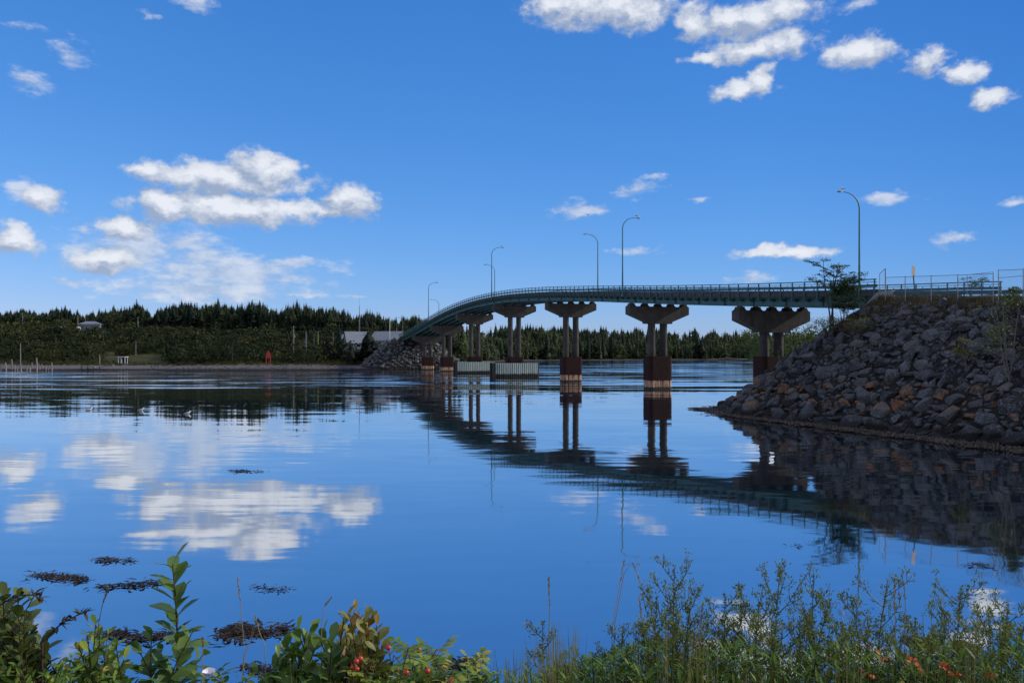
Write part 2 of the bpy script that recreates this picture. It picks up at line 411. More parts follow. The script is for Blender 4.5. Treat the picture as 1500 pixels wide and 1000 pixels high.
def make_world():
    w = bpy.data.worlds.new('World'); sc.world = w; w.use_nodes = True
    nt = w.node_tree; g = NG(nt)
    bg = nt.nodes['Background']; bg.inputs['Strength'].default_value = SKY_STRENGTH
    sky = g.node('ShaderNodeTexSky', sky_type='NISHITA'); sky.sun_disc = False
    sky.sun_elevation = SUN_EL; sky.sun_rotation = SUN_AZ
    sky.air_density = 1.0; sky.dust_density = .2; sky.ozone_density = 2.0
    d = g.node('ShaderNodeTexCoord').outputs['Generated']
    s = g.sep(d)
    az = g.math('ARCTAN2', s[0], s[1]); el = g.math('ARCSINE', s[2])
    # deeper blue: a mild power per channel, then a tint
    c = g.node('ShaderNodeSeparateColor'); g.put(c.inputs[0], sky.outputs[0])
    elc = g.math('MAXIMUM', el, 0.0)
    cb = g.node('ShaderNodeCombineColor')
    for i, (k, p) in enumerate(SKYCURVE):
        v = g.math('MULTIPLY', g.math('POWER', g.math('MULTIPLY', c.outputs[i], SKY_STRENGTH), p), k/SKY_STRENGTH)
        g.put(cb.inputs[i], v)
    skyc = g.mix(1.0, cb.outputs[0], g.ramp(g.maprange(az, -.75, .75), SKYBAL), 'MULTIPLY')
    # clouds: soft ellipsoids in azimuth / elevation, broken up by turbulence
    P = g.comb(az, el, 0.0)
    wv = g.noise(g.vec('MULTIPLY', P, (1., 1.7, 1.)), 16., 3, .55, out='Color')
    wv2 = g.noise(g.vec('MULTIPLY', P, (1., 1.5, 1.)), 60., 3, .6, out='Color')
    off = g.vec('MULTIPLY', g.vec('SUBTRACT', wv, (.5, .5, .5)), (.050, .022, 0.))
    off2 = g.vec('MULTIPLY', g.vec('SUBTRACT', wv2, (.5, .5, .5)), (.016, .012, 0.))
    W0 = g.vec('ADD', P, g.vec('ADD', off, off2))
    def field(Wp, lst, grow):
        best = None
        for (x, y, a, b, w_) in lst:
            u = math.atan((x-CX)/F); e = math.atan((HY-y)/F*math.cos(u))
            k = 1/math.cos(u)**2
            ia, ib = F*k/(a*grow), F/(b*grow)
            q = g.vec('MULTIPLY_ADD', Wp, (ia, ib, 0.), (-u*ia, -e*ib, 0.))
            v = g.math('SUBTRACT', w_, g.vec('LENGTH', q))
            best = v if best is None else g.math('MAXIMUM', best, v)
        return best
    solid = [c for c in CLOUDS if c[4] > .76]; veil = [c[:4]+(min(1., c[4]+.30),) for c in CLOUDS if c[4] <= .76]
    def turb(Pp, Wp):
        return g.noise(g.vec('MULTIPLY', Pp, (1., 1.3, 1.)), 38., 8, .60)
    dl = (.007, .013, 0.)
    P2 = g.vec('ADD', P, dl); W2 = g.vec('ADD', W0, dl)
    t1, t2 = turb(P, W0), turb(P2, W2)
    f1, f2 = field(W0, solid, 1.22), field(W2, solid, 1.22)
    d1 = g.math('ADD', f1, g.math('MULTIPLY', g.math('SUBTRACT', t1, .45), 1.35))
    d2 = g.math('ADD', f2, g.math('MULTIPLY', g.math('SUBTRACT', t2, .45), 1.35))
    alpha = g.math('MULTIPLY', g.maprange(d1, .0, .50, 0., 1., True), .95)
    low = g.noise(g.vec('MULTIPLY', W0, (1., 1.7, 1.)), 24., 3, .6)
    fine = g.noise(g.vec('MULTIPLY', W0, (1., 1.4, 1.)), 75., 4, .6)
    lit = g.math('ADD', g.math('MULTIPLY', g.math('SUBTRACT', d1, d2), .95), g.math('ADD', g.math('MULTIPLY', g.math('SUBTRACT', low, .5), 1.5), g.math('MULTIPLY', g.math('SUBTRACT', fine, .5), 1.0)))
    lit = g.math('MULTIPLY', g.maprange(lit, -.38, .46, 0., 1.), g.maprange(d1, .0, .75, .35, 1.))
    k = 1/SKY_STRENGTH
    ccol = g.mix(lit, (.34*k, .42*k, .58*k), (.84*k, .87*k, .93*k))
    # thin veils
    tv = g.noise(g.vec('MULTIPLY', P, (1., 2.2, 1.)), 26., 7, .64)
    fv = g.math('ADD', field(W0, veil, 1.35), g.math('MULTIPLY', g.math('SUBTRACT', tv, .5), 2.2))
    av = g.math('MULTIPLY', g.maprange(fv, .0, .85, 0., 1., True), .74)
    vcol = g.mix(g.maprange(tv, .4, .65), (.46*k, .54*k, .70*k), (.74*k, .78*k, .86*k))
    fin = g.mix(av, skyc, vcol)
    fin = g.mix(alpha, fin, ccol)
    # unseen clouds added overhead and behind the viewer, a neutral fill for the shade
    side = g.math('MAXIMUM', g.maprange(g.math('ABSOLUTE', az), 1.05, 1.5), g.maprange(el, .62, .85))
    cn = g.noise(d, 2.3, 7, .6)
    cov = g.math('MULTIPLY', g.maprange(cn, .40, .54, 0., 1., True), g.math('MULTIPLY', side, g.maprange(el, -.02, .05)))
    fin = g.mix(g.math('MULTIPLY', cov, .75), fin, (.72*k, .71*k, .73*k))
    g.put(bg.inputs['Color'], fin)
SKYBAL = [(0., (1.12,1.06,1.03)), (.2, (1.12,1.06,1.03)), (.45, (.98,.985,.99)), (.70, (.70,.82,.88)), (.88, (.42,.61,.73)), (1., (.35,.55,.68))]
SKYCURVE = [(.79, 1.284), (.80, .806), (1.255, .62)]
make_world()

# ------------------------------------------------------------------ water
def water_mat():
    m, nt, b = new_mat('water'); g = NG(nt); p = g.pos(); s = g.sep(p)
    Y = s[1]
    # slopes of the ripples, scale by scale (a normal map in world coordinates)
    def slope(sx, sy, scale, detail, rough=.5):
        c = g.noise(g.vec('MULTIPLY', p, (sx, sy, 1.)), scale, detail, rough, out='Color')
        return g.vec('SUBTRACT', c, (.5, .5, .5))
    near = slope(.22, 1., 1.5, 4)            # small ripples, about a metre
    mid = slope(.30, 1., .30, 3)             # long gentle swell
    far = slope(.16, 1., .16, 4, .6)        # current rips in the channel
    calm = g.noise(g.vec('MULTIPLY', p, (.22, 1., 1.)), .045, 4, .6)
    rip = g.noise(g.vec('MULTIPLY', p, (.11, 1., 1.)), .075, 5, .7)
    bird = g.noise(g.vec('MULTIPLY', p, (.3, 1., 1.)), .08, 3)
    a_near = g.math('MULTIPLY', g.maprange(calm, .38, .62, .012, .034), g.maprange(Y, 40., 110., 1., 1.6))
    patch = g.noise(g.vec('MULTIPLY', p, (.25, 1., 1.)), .035, 3, .55)
    a_near = g.math('ADD', a_near, g.math('MULTIPLY', g.maprange(patch, .52, .62, 0., .06, True), g.maprange(Y, 26., 48.)))
    a_mid = g.maprange(Y, 15., 90., .012, .032)
    farm = g.maprange(Y, 80., 150., 0., 1., True)
    a_far = g.math('MULTIPLY', farm, g.maprange(rip, .37, .54, .02, .55, True))
    v = g.vec('ADD', g.vec('MULTIPLY', near, g.comb(g.math('MULTIPLY', a_near, .8), a_near, 0.)), g.vec('MULTIPLY', mid, g.comb(g.math('MULTIPLY', a_mid, .4), a_mid, 0.)))
    v = g.vec('ADD', v, g.vec('MULTIPLY', far, g.comb(g.math('MULTIPLY', a_far, .25), a_far, 0.)))
    nrm = g.vec('NORMALIZE', g.vec('ADD', v, (0., 0., 1.)))
    b.inputs['Base Color'].default_value = (.004, .012, .022, 1)
    b.inputs['IOR'].default_value = 1.33
    g.put(b.inputs['Roughness'], g.maprange(farm, 0., 1., .032, .06))
    b.inputs['Specular IOR Level'].default_value = .5
    g.put(b.inputs['Normal'], nrm)
    gl = g.node('ShaderNodeBsdfGlossy'); gl.inputs['Color'].default_value = (.97, .98, 1., 1)
    g.put(gl.inputs['Roughness'], g.maprange(farm, 0., 1., .032, .06)); g.put(gl.inputs['Normal'], nrm)
    mx = g.node('ShaderNodeMixShader'); mx.inputs[0].default_value = .62
    nt.links.new(b.outputs[0], mx.inputs[1]); nt.links.new(gl.outputs[0], mx.inputs[2])
    nt.links.new(mx.outputs[0], nt.nodes['Material Output'].inputs[0])
    return m
M['water'] = water_mat()
mb = MB(); mb.add([(-3000,-120,0),(3000,-120,0),(3000,4500,0),(-3000,4500,0)], [(0,1,2,3)])
tag(mb.build('water', M['water']), kind='structure')

# ------------------------------------------------------------------ the bridge's axis
U = Vector((-.3303, .9439, 0)); N = Vector((-.9439, -.3303, 0))
E0 = Vector((59.7 - .35*73.4, 73.4, 0))              # left edge at the near abutment (s = 0, l = 5.2)
def B(s, l, z): return E0 + U*s + N*(l-5.2) + Vector((0,0,z))
def edgeD(x): return 59.7/((x-CX)/F + .35)            # distance at which the left edge crosses a photo column
_prof = [(1285,409),(1200,412),(1130,414.5),(1040,416.5),(963,417.5),(900,419),(836,420.5),(795,421),(753,423),(722,428),(694,434),(654,451),(626,466),(600,481),(585,489.5)]
_s = [(edgeD(x)-73.4)/.9439 for x, y in _prof]; _z = [EYE+(HY-y)*edgeD(x)/F for x, y in _prof]
_pf = np.polyfit(_s, _z, 5)
S_END = (288-73.4)/.9439
def z_rail(s): return float(np.polyval(_pf, min(max(s, 0), S_END)))
def z_deck(s):
    if s < 0: return z_rail(0)-1.15 + .065*s
    if s > S_END: return z_rail(S_END)-1.15 - .07*(s-S_END)
    return z_rail(s)-1.15

# ------------------------------------------------------------------ land
SHX = [-1200,-400,-163,-100,-54,-44,-33,-22,-5,20,143,262,520,1000]
SHY = [238,250,255,257,258,275,330,450,540,585,665,745,800,850]
def shore_y(x): return np.interp(x, SHX, SHY)
def rnd2(x, y, k):     # cheap smooth noise
    return (np.sin(x*k+1.3)*np.cos(y*k*1.13+.4) + .5*np.sin(x*k*2.3+y*k*1.7+2.) + .25*np.cos(x*k*4.9-y*k*4.1))/1.75
def land_z(x, y):
    x = np.asarray(x, float); y = np.asarray(y, float)
    d = (y - shore_y(x))*np.interp(x, [-60,-40,-20,0], [1,.45,.45,.8])
    hm = np.interp(x, [-500,-390,-195,-125,-62,0,150,400], [26,25,21.5,18,12,13,19,19])
    sl = np.interp(x, [-60, 0], [.085, .17])
    h = np.where(d < 0, d*.08, np.where(d < 35, d*.045, 1.575 + (d-35)*sl))
    # a grass knoll on the point behind the bridge
    kn = np.exp(-((x+22)/26)**2 - ((y-360)/40)**2)*2.6
    h = np.minimum(h, hm + .004*np.maximum(d, 0)) + np.where(d > 12, rnd2(x, y, .045)*np.clip((d-12)/60, 0, 1)*1.3, 0)
    return np.where(d > 0, h + kn*np.clip(d/12, 0, 1), np.maximum(h, -2.))
xs = np.arange(-1100, 1001, 9.); ys = np.concatenate([np.arange(230, 420, 4.), np.arange(420, 1200, 9.)])
XX, YY = np.meshgrid(xs, ys); ZZ = land_z(XX, YY)
nx, ny = len(xs), len(ys)
mb = MB(); idx = lambda j, i: j*nx+i
mb.add(np.stack([XX, YY, ZZ], -1).reshape(-1,3), [(idx(j,i),idx(j,i+1),idx(j+1,i+1),idx(j+1,i)) for j in range(ny-1) for i in range(nx-1) if max(ZZ[j,i],ZZ[j,i+1],ZZ[j+1,i],ZZ[j+1,i+1]) > -1.5])
tag(mb.build('terrain', M['far_ground'], smooth=True), kind='structure')

# near and far embankments of the bridge: a ridge with a cone of rock round its end
def emb(s, l, s0, s1, half, zt, run):
    ds = max(s0-s, 0, s-s1); dl = max(abs(l)-half, 0)
    d = math.hypot(ds, dl)
    sc_ = min(max(s, s0), s1)
    return zt(sc_) - d/run, d
ZT_NEAR = lambda s: 10.45 + .065*s
ZT_FAR = lambda s: z_deck(s) - .35
def near_h(s, l): return emb(s, l, -80, -1.4, 6.6, ZT_NEAR, 1.33)
def far_h(s, l): return emb(s, l, S_END+.8, S_END+120, 6.2, ZT_FAR, 1.27)
def emb_mesh(name, fn, srange, lrange, mat, wob):
    mb = MB(); n2 = len(lrange); V = []
    for s in srange:
        for l in lrange:
            z, d = fn(s, l); z = max(z, -1.2)
            if d > .3: z += wob*rnd2(s, l, 1.1)
            V.append(B(s, l, z))
    mb.add(V, [(j*n2+i,(j+1)*n2+i,(j+1)*n2+i+1,j*n2+i+1) for j in range(len(srange)-1) for i in range(n2-1)])
    return tag(mb.build(name, mat, smooth=True), kind='structure')
emb_mesh('embankment_near', near_h, np.arange(-80, 16.1, .8), np.arange(-24, 24.1, .8), M['soil'], .12)
emb_mesh('embankment_far', far_h, np.arange(S_END-17, S_END+100, 1.5), np.arange(-24, 24.1, 1.5), M['soil'], .15)
# road on the near and far embankment, laid as its own sheet
for s0, s1 in ((-75, -.3), (S_END+.3, S_END+100)):
    mb = MB(); ss = np.linspace(s0, s1, 30); V = []
    for s in ss:
        zb = (ZT_NEAR(s) if s < 0 else ZT_FAR(s))
        for l, dz in ((-5.4, -.1), (-4.6, .32), (4.6, .32), (5.4, -.1)): V.append(B(s, l, zb+dz))
    mb.add(V, [(j*4+i,j*4+i+1,(j+1)*4+i+1,(j+1)*4+i) for j in range(len(ss)-1) for i in range(3)])
    tag(mb.build('road', M['asphalt']), kind='structure')

# the bank under the camera
mb = MB(); xs = np.arange(-14, 14.1, .5); ys = np.array([-14,-8,-4,-2,-1,0,.8,1.4,2,2.6,3.2,3.8,4.5,5.2,6,7,8,9,10,11])
def bank_z(x, y):
    z = 3.92 if y < 2.7 else 3.92 - (y-2.7)*.62
    return max(z, -.6) + .05*math.sin(x*2.1+y)*math.cos(y*1.7)
V = [(x, y, bank_z(x, y)) for y in ys for x in xs]; nn = len(xs)
mb.add(V, [(j*nn+i,j*nn+i+1,(j+1)*nn+i+1,(j+1)*nn+i) for j in range(len(ys)-1) for i in range(nn-1)])
tag(mb.build('bank', M['bank'], smooth=True), kind='structure')
# ------------------------------------------------------------------ the bridge
SS = np.linspace(0, S_END, 90)
def sweep(mb, prof, ss, zf, closed=True):
    n = len(prof); V = []
    for s in ss:
        zb = zf(s)
        for l, dz in prof: V.append(B(s, l, zb+dz))
    Fc = []
    for j in range(len(ss)-1):
        for i in range(n if closed else n-1):
            k = (i+1) % n
            Fc.append((j*n+i, j*n+k, (j+1)*n+k, (j+1)*n+i))
    if closed:
        Fc.append(tuple(reversed(range(n)))); b = (len(ss)-1)*n; Fc.append(tuple(b+i for i in range(n)))
    mb.add(V, Fc)

PIER_X = [1130, 963, 836, 753.5, 695, 654.5, 626.5]
def pier_s(x):
    D = 65.2/((x-CX)/F + .35)
    return (D - 1.7 - 73.4)/.9439
PIER_S = [pier_s(x) for x in PIER_X]

bridge = thing('road_bridge', 'long green steel girder road bridge humped over the channel', 'bridge', B(0, 0, z_deck(0)-1.5))
mb = MB()
sweep(mb, [(5.2,-.42),(5.2,.2),(4.72,.2),(4.68,0),(-4.68,0),(-4.72,.2),(-5.2,.2),(-5.2,-.42),(-4.95,-.42),(-4.9,-.27),(4.9,-.27),(4.95,-.42)], SS, z_deck)
mb.build('deck', M['deck_concrete'], bridge, recalc=True)
mb = MB(); sweep(mb, [(4.6,.006),(4.6,.012),(-4.6,.012),(-4.6,.006)], SS, z_deck)
mb.build('road_surface', M['asphalt'], bridge, recalc=True)
GL = (4.55, 2.28, 0., -2.28, -4.55)
for gl in GL:
    mb = MB()
    sweep(mb, [(gl+.22,-.30),(gl+.22,-.34),(gl+.03,-.36),(gl+.03,-1.38),(gl+.24,-1.40),(gl+.24,-1.46),(gl-.24,-1.46),(gl-.24,-1.40),(gl-.03,-1.38),(gl-.03,-.36),(gl-.22,-.34),(gl-.22,-.30)], SS, z_deck)
    sgn = 1 if gl > 0 else -1
    if abs(gl) > 4:                        # stiffeners on the fascia girders
        for s in np.arange(1.2, S_END, 1.92*3):
            mb.box(B(s+.9, gl+sgn*.10, z_deck(s+.9)-.88), .03, .07, .5, (U, N, Vector((0,0,1))))
    mb.build('girder', M['girder_paint'], bridge, recalc=True)
for s in np.arange(4, S_END, 6.4):
    mb = MB()
    for a, b in zip(GL[:-1], GL[1:]):
        mb.bar(B(s, a, z_deck(s)-.6), B(s, b, z_deck(s)-1.25), .09)
        mb.bar(B(s, a, z_deck(s)-1.25), B(s, b, z_deck(s)-.6), .09)
    mb.build('cross_bracing', M['girder_paint'], bridge)

def railing(side, s0, first_n):
    rail = None
    zf = z_deck
    ss = np.linspace(s0, S_END+1, 92)
    l0 = 5.32*side
    mb = MB()
    sweep(mb, [(l0+.05,1.07),(l0+.05,1.17),(l0-.05,1.17),(l0-.05,1.07)], ss, zf)
    top = mb.build('railing', M['green_paint'], bridge, recalc=True)
    mb = MB(); sweep(mb, [(l0-.1*side+.03,.84),(l0-.1*side+.03,.90),(l0-.1*side-.03,.90),(l0-.1*side-.03,.84)], ss, zf)
    mb.build('middle_rail', M['green_paint'], top, recalc=True)
    mb = MB(); sweep(mb, [(l0-.1*side+.06,.40),(l0-.1*side+.06,.66),(l0-.1*side-.06,.66),(l0-.1*side-.06,.40)], ss, zf)
    mb.build('guard_beam', M['beam_paint'], top, recalc=True)
    rest = MB(); k = 0
    for s in np.arange(s0+.2, S_END+.9, 1.92):
        one = MB(); z = zf(s)
        one.box(B(s, l0+.015*side, z+.12), .055, .05, .98, (U, N, Vector((0,0,1))))
        one.box(B(s, l0-.37*side, z-.72), .09, .34, .11, (U, N, Vector((0,0,1))))       # bracket back to the girder
        one.box(B(s+.3, l0-.58*side, z-.74), .17, .12, .15, (U, N, Vector((0,0,1))))
        one.box(B(s+.96, l0-.10*side, z+.745), .035, .03, .09, (U, N, Vector((0,0,1))))   # short spacer between the rails
        if k < first_n: one.build('railing_post', M['green_paint'], top)
        else:
            for v, t in zip(one.v, one.t): rest.v.append(v); rest.t.append(t)
            rest.f += [tuple(i+rest.n for i in f) for f in one.f]; rest.m += one.m; rest.n += one.n
        k += 1
    if rest.n:
        tag(rest.build('distant_railing_post', M['green_paint'], top), kind='stuff')
    return top
railing(1, 0., 100)
railing(-1, -4.2, 100)
adopt(bridge)
for ch in bridge.children:
    pass

# piers
pier_labels = [
 'concrete bridge pier beside the rocky embankment, its foot hidden by rocks',
 'concrete bridge pier in open water, second from the near rocks, with full rusty casing',
 'concrete bridge pier with rusty casing, next to the greenish fenders on their right',
 'concrete bridge pier standing inside the nearer, wider greenish fender',
 'concrete bridge pier standing inside the partly hidden farther fender',
 'concrete bridge pier with a broad peach-coloured foot left of both fenders',
 'concrete bridge pier nearest the far rock slope, low under the bridge end']
for k, s in enumerate(PIER_S):
    root = thing('bridge_pier', pier_labels[k], 'bridge pier', B(s, 0, -1), 'piers of the bridge')
    zt = z_deck(s) - 1.98
    ct = [5.1, 5.05, 4.8, 4.7, 4.6, 4.4, 4.3][k]
    mb = MB()
    poly = [(-5.15,0),(5.15,0),(5.15,-1.18),(2.2,-2.35),(2.2,-2.62),(-2.2,-2.62),(-2.2,-2.35),(-5.15,-1.18)]
    mb.prism(poly, lambda l, z: B(s-.75, l, zt+z), lambda l, z: B(s+.75, l, zt+z))
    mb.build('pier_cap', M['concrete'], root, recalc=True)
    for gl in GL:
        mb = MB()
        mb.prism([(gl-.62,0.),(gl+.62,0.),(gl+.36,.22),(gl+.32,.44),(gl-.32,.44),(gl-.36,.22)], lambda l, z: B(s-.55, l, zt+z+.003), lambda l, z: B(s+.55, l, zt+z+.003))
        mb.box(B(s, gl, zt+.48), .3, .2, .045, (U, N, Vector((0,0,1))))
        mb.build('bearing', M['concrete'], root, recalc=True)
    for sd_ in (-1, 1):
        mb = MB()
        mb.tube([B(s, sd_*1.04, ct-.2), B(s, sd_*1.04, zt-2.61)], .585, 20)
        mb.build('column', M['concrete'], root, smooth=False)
    def rounded(hl, hs, r, n=5):
        P = []
        for (cx, cy, a0) in ((hl-r, hs-r, 0), (-(hl-r), hs-r, 90), (-(hl-r), -(hs-r), 180), (hl-r, -(hs-r), 270)):
            for i in range(n+1):
                a = R(a0 + 90*i/n); P.append((cx+r*math.cos(a), cy+r*math.sin(a)))
        return P
    mb = MB()
    mb.prism(rounded(1.98, 1.25, .5), lambda l, q: B(s+q, l, ct), lambda l, q: B(s+q, l, 1.35))
    mb.build('casing', M['casing'], root, recalc=True)
    mb = MB()
    mb.prism(rounded(1.94, 1.21, .48), lambda l, q: B(s+q, l, 1.35), lambda l, q: B(s+q, l, -1.))
    mb.build('footing', M['footing'], root, recalc=True)
    adopt(root)

# sheet-pile fenders round the two piers of the navigation channel
for k, lab in ((3, 'pale greenish sheet-pile fender with dark corners, in front and fully visible'), (4, 'pale greenish sheet-pile fender half hidden behind the nearer one')):
    s = PIER_S[k]; hl, hs = 5.3, 1.45
    root = thing('pile_fender', lab, 'fender', B(s, 0, -1), 'fenders round the channel piers')
    ht = 3.25 if k == 3 else 3.2
    ax3 = (U, N, Vector((0,0,1)))
    for q in (-hs, hs):
        sg = math.copysign(1, q); n = 21; w = 2*hl/n
        bow = lambda l: .5*(1-(l/hl)**2)
        mb = MB(); bk = MB()
        for i in range(n):
            l = -hl + (i+.5)*w; o = abs(q)+bow(l)
            mb.box(B(s+sg*(o+.1+.05*random.random()), l, (ht-1)/2+.04*random.random()), .10, w*(.33+.05*random.random()), (ht+1)/2, ax3)
            bk.box(B(s+sg*(o-.12), l, (ht-1)/2-.05), .08, w*.55, (ht+1)/2-.06, ax3)
        bd = bk.build('backing_wall', M['tarred_wood'], root); mb.build('sheet_wall', M['fender'], root)
    for l in (-hl, hl):
        sg = math.copysign(1, l)
        mb = MB(); mb.box(B(s, l-sg*.2, (ht-1)/2-.05), hs, .09, (ht+1)/2-.06, ax3); mb.build('end_wall', M['tarred_wood'], root)
        for q in (-hs, hs):
            mb = MB(); mb.tube([B(s+q, l, -1.), B(s+q, l, ht+.1)], .3, 10); mb.build('corner_pile', M['tarred_wood'], root)
    mb = MB()
    for q in (-hs, hs): mb.bar(B(s+q*.93, -hl+.3, ht-.1), B(s+q*.93, hl-.3, ht-.1), .18)
    for l in (-hl, hl): mb.bar(B(s-hs+.3, l*.96, ht-.1), B(s+hs-.3, l*.96, ht-.1), .18)
    mb.build('waler', M['tarred_wood'], root)
    adopt(root)

# abutments
def abutment(name, lab, s, sg):
    root = thing('abutment', lab, 'abutment', B(s, 0, 5))
    zd = z_deck(s)
    mb = MB()
    mb.prism([(-5.6, -5), (5.6, -5), (5.6, -1.75), (-5.6, -1.75)], lambda l, z: B(s-sg*.2, l, zd+z), lambda l, z: B(s-sg*1.6, l, zd+z))
    mb.build('bearing_seat', M['concrete'], root, recalc=True)
    mb = MB()
    mb.prism([(-5.5, -1.75), (5.5, -1.75), (5.5, -.46), (-5.5, -.46)], lambda l, z: B(s-sg*.75, l, zd+z), lambda l, z: B(s-sg*1.5, l, zd+z))
    mb.build('back_wall', M['concrete'], root, recalc=True)
    for l in (5.9, -6.3):
        mb = MB()
        mb.prism([(1.3,-3.4),(1.3,-1.95),(-1.0,-.25),(-2.8,-.15),(-2.8,-3.4)], lambda q, z: B(s+sg*q, l, zd+z), lambda q, z: B(s+sg*q, l+.4, zd+z))
        mb.build('wing_wall', M['pale_concrete'], root, recalc=True)
    return adopt(root)
abutment('near', 'pale concrete abutment with sloping wing wall above the dark rocks', 0., 1)
abutment('far', 'grey concrete abutment at the low far end of the bridge', S_END, -1)

# ------------------------------------------------------------------ lamps and gulls
def lamp_obj(lab, s, side, base_z, H=12.3, reach=2.5, group='street lamps on the bridge', loc=None, direc=None):
    d = (N*(-side)) if direc is None else direc
    p0 = B(s, side*5.5, base_z) if loc is None else Vector(loc)
    root = thing('street_lamp', lab, 'street lamp', p0, group)
    pts = [Vector((0,0,0)), Vector((0,0,H*.35)), Vector((0,0,H-1.95))]
    rad = [.135, .11, .085]
    for i in range(1, 10):
        a = R(90*i/9)
        pts.append(d*(2.0*(1-math.cos(a))) + Vector((0,0,H-1.95+1.75*math.sin(a)))); rad.append(.085-.004*i)
    pts.append(d*(2.0+reach-2.1) + Vector((0,0,H-.15))); rad.append(.045)
    mb = MB(); mb.tube(pts, rad, 10); mb.build('pole', M['lamp_paint'], root, smooth=True)
    mb = MB(); mb.tube([Vector((0,0,-.02)), Vector((0,0,.05)), Vector((0,0,.06)), Vector((0,0,.4))], [.24, .24, .17, .15], 12); mb.build('base', M['lamp_paint'], root)
    hp = pts[-1]; q = d.cross(Vector((0,0,1)))
    mb = MB(); V = []
    prof = [(-.12,.05,.05,0),(.0,.10,.07,-.01),(.22,.17,.11,-.03),(.5,.16,.12,-.05),(.68,.09,.07,-.05),(.74,.03,.02,-.04)]
    for (x, w_, h_, dz) in prof:
        for i in range(10):
            a = 2*PI*i/10
            V.append(hp + d*x + q*(w_*math.cos(a)) + Vector((0,0,dz + h_*math.sin(a)*(1.0 if math.sin(a) > 0 else .8))))
    n = len(prof)
    mb.add(V, [(j*10+i, j*10+(i+1)%10, (j+1)*10+(i+1)%10, (j+1)*10+i) for j in range(n-1) for i in range(10)] + [tuple(reversed(range(10))), tuple((n-1)*10+i for i in range(10))])
    mb.build('lamp_head', M['galv'], root, smooth=True, recalc=True)
    return root, p0 + hp + d*.12 + Vector((0,0,.09))

def gull(lab, p, yaw, size=1.0, group=None, stand=True):
    root = thing('gull', lab, 'gull', p, group)
    lz = .11 if stand else -.05
    spine = [(-.30,.10,.008),(-.22,.10,.035),(-.10,.105,.07),(.02,.125,.085),(.11,.16,.068),(.155,.22,.045),(.185,.265,.047),(.215,.275,.040),(.24,.270,.020),(.285,.262,.005)]
    def ring(prof, wy=1.0):
        m = MB(); m.tube([Vector((x, 0, z+lz)) for x, z, r in prof], [r for x, z, r in prof], 10); return m
    ring(spine).build('body', M['gull_white'], root, smooth=True)
    for sg in (-1, 1):
        m = MB(); V = []
        prof = [(.10,.05),(.02,.085),(-.10,.08),(-.22,.05),(-.36,.012)]
        for i, (x, h) in enumerate(prof):
            y = sg*(.075 if i < 3 else .05-.015*(i-3)); zz = .135+lz-.012*i
            V += [(x, y, zz+h*.5), (x, y+sg*.018, zz), (x, y-sg*.004, zz-h*.6)]
        m.add(V, [(3*i, 3*i+1, 3*i+4, 3*i+3) for i in range(4)] + [(3*i+1, 3*i+2, 3*i+5, 3*i+4) for i in range(4)])
        m.build('wing', M['gull_grey'], root, smooth=True)
        if stand:
            m = MB(); m.tube([(.0, sg*.03, .06+lz), (.0, sg*.03, 0)], .008, 5); m.box((.02, sg*.03, .004), .03, .02, .004); m.build('leg', M['dark_metal'], root)
    root.rotation_euler.z = yaw; root.scale = (size, size, size)
    return root

def s_left(x): return (edgeD(x)-73.4)/.9439
def s_right(x):
    D2 = 70.7/((x-CX)/F+.35)
    return (D2 - 3.43 - 73.4)/.9439
lamps = [(1255.5, -1, 'tall green street lamp with its arm to the left, above the rock embankment', 'gull perched on the lamp above the rock embankment'),
 (914.5, 1, 'tall green street lamp reaching right, over the middle of the bridge', 'gull perched on the right-reaching lamp at mid bridge'),
 (873.5, -1, 'green street lamp reaching left, just beside the taller right-reaching lamp at mid bridge', 'gull perched on the left-reaching lamp at mid bridge'),
 (722, 1, 'right-reaching green street lamp, taller of two overlapping beyond mid bridge', 'gull on the taller of the overlapping lamps'),
 (723, -1, 'left-reaching green street lamp behind a taller one beyond mid bridge', 'gull on the lower left-reaching lamp behind a taller one'),
 (629, 1, 'small distant street lamp reaching right near the low end of the bridge', 'gull on the distant right-reaching lamp near the low bridge end'),
 (641.5, -1, 'small distant street lamp reaching left, half hidden by the bridge hump', None)]
for x, side, lab, glab in lamps:
    s = s_left(x) if side > 0 else s_right(x)
    root, top = lamp_obj(lab, s, side, z_deck(s)-.45)
    if glab: gull(glab, top + N*(side*(.0 if side > 0 else .12)), math.atan2(-N.y*side, -N.x*side) + random.uniform(-.5,.5), 1.15, 'gulls perched on the street lamps')
for s in [s_left(914.5), s_left(722), s_left(629)] : pass

# birds on the water, one in the air
for x, y, lab in ((131, 601, 'small white bird floating on the water, leftmost of the three'), (207, 601, 'small white bird floating on the water, middle one of three'), (275, 606, 'small pale bird floating on the water, nearest of the three')):
    gull(lab, on_water(x, y), random.uniform(-.4, .6), 1.1, 'birds afloat on the channel', stand=False)
p = at(861, 315, 118)
root = thing('flying_bird', 'dark bird flying above the middle of the bridge', 'bird', p)
m = MB(); m.tube([(-.2,0,0),(-.08,0,0),(.05,0,.01),(.16,0,.02),(.22,0,.02)], [.01,.05,.06,.035,.008], 8); m.build('body', M['gull_grey'], root, smooth=True)
for sg in (-1, 1):
    m = MB(); V = [(.08,sg*.04,.03),(-.06,sg*.04,.03),(.06,sg*.28,.2),(-.06,sg*.3,.2),(-.10,sg*.6,.12)]
    V2 = [(x, y, z-.012) for x, y, z in V]
    m.add(V+V2, [(0,1,3,2),(2,3,4),(5,7,8,6),(7,9,8),(0,2,7,5),(1,6,8,3),(2,4,9,7),(3,8,9,4)]); m.build('wing', M['gull_grey'], root)
root.rotation_euler = (.2, .1, .7)

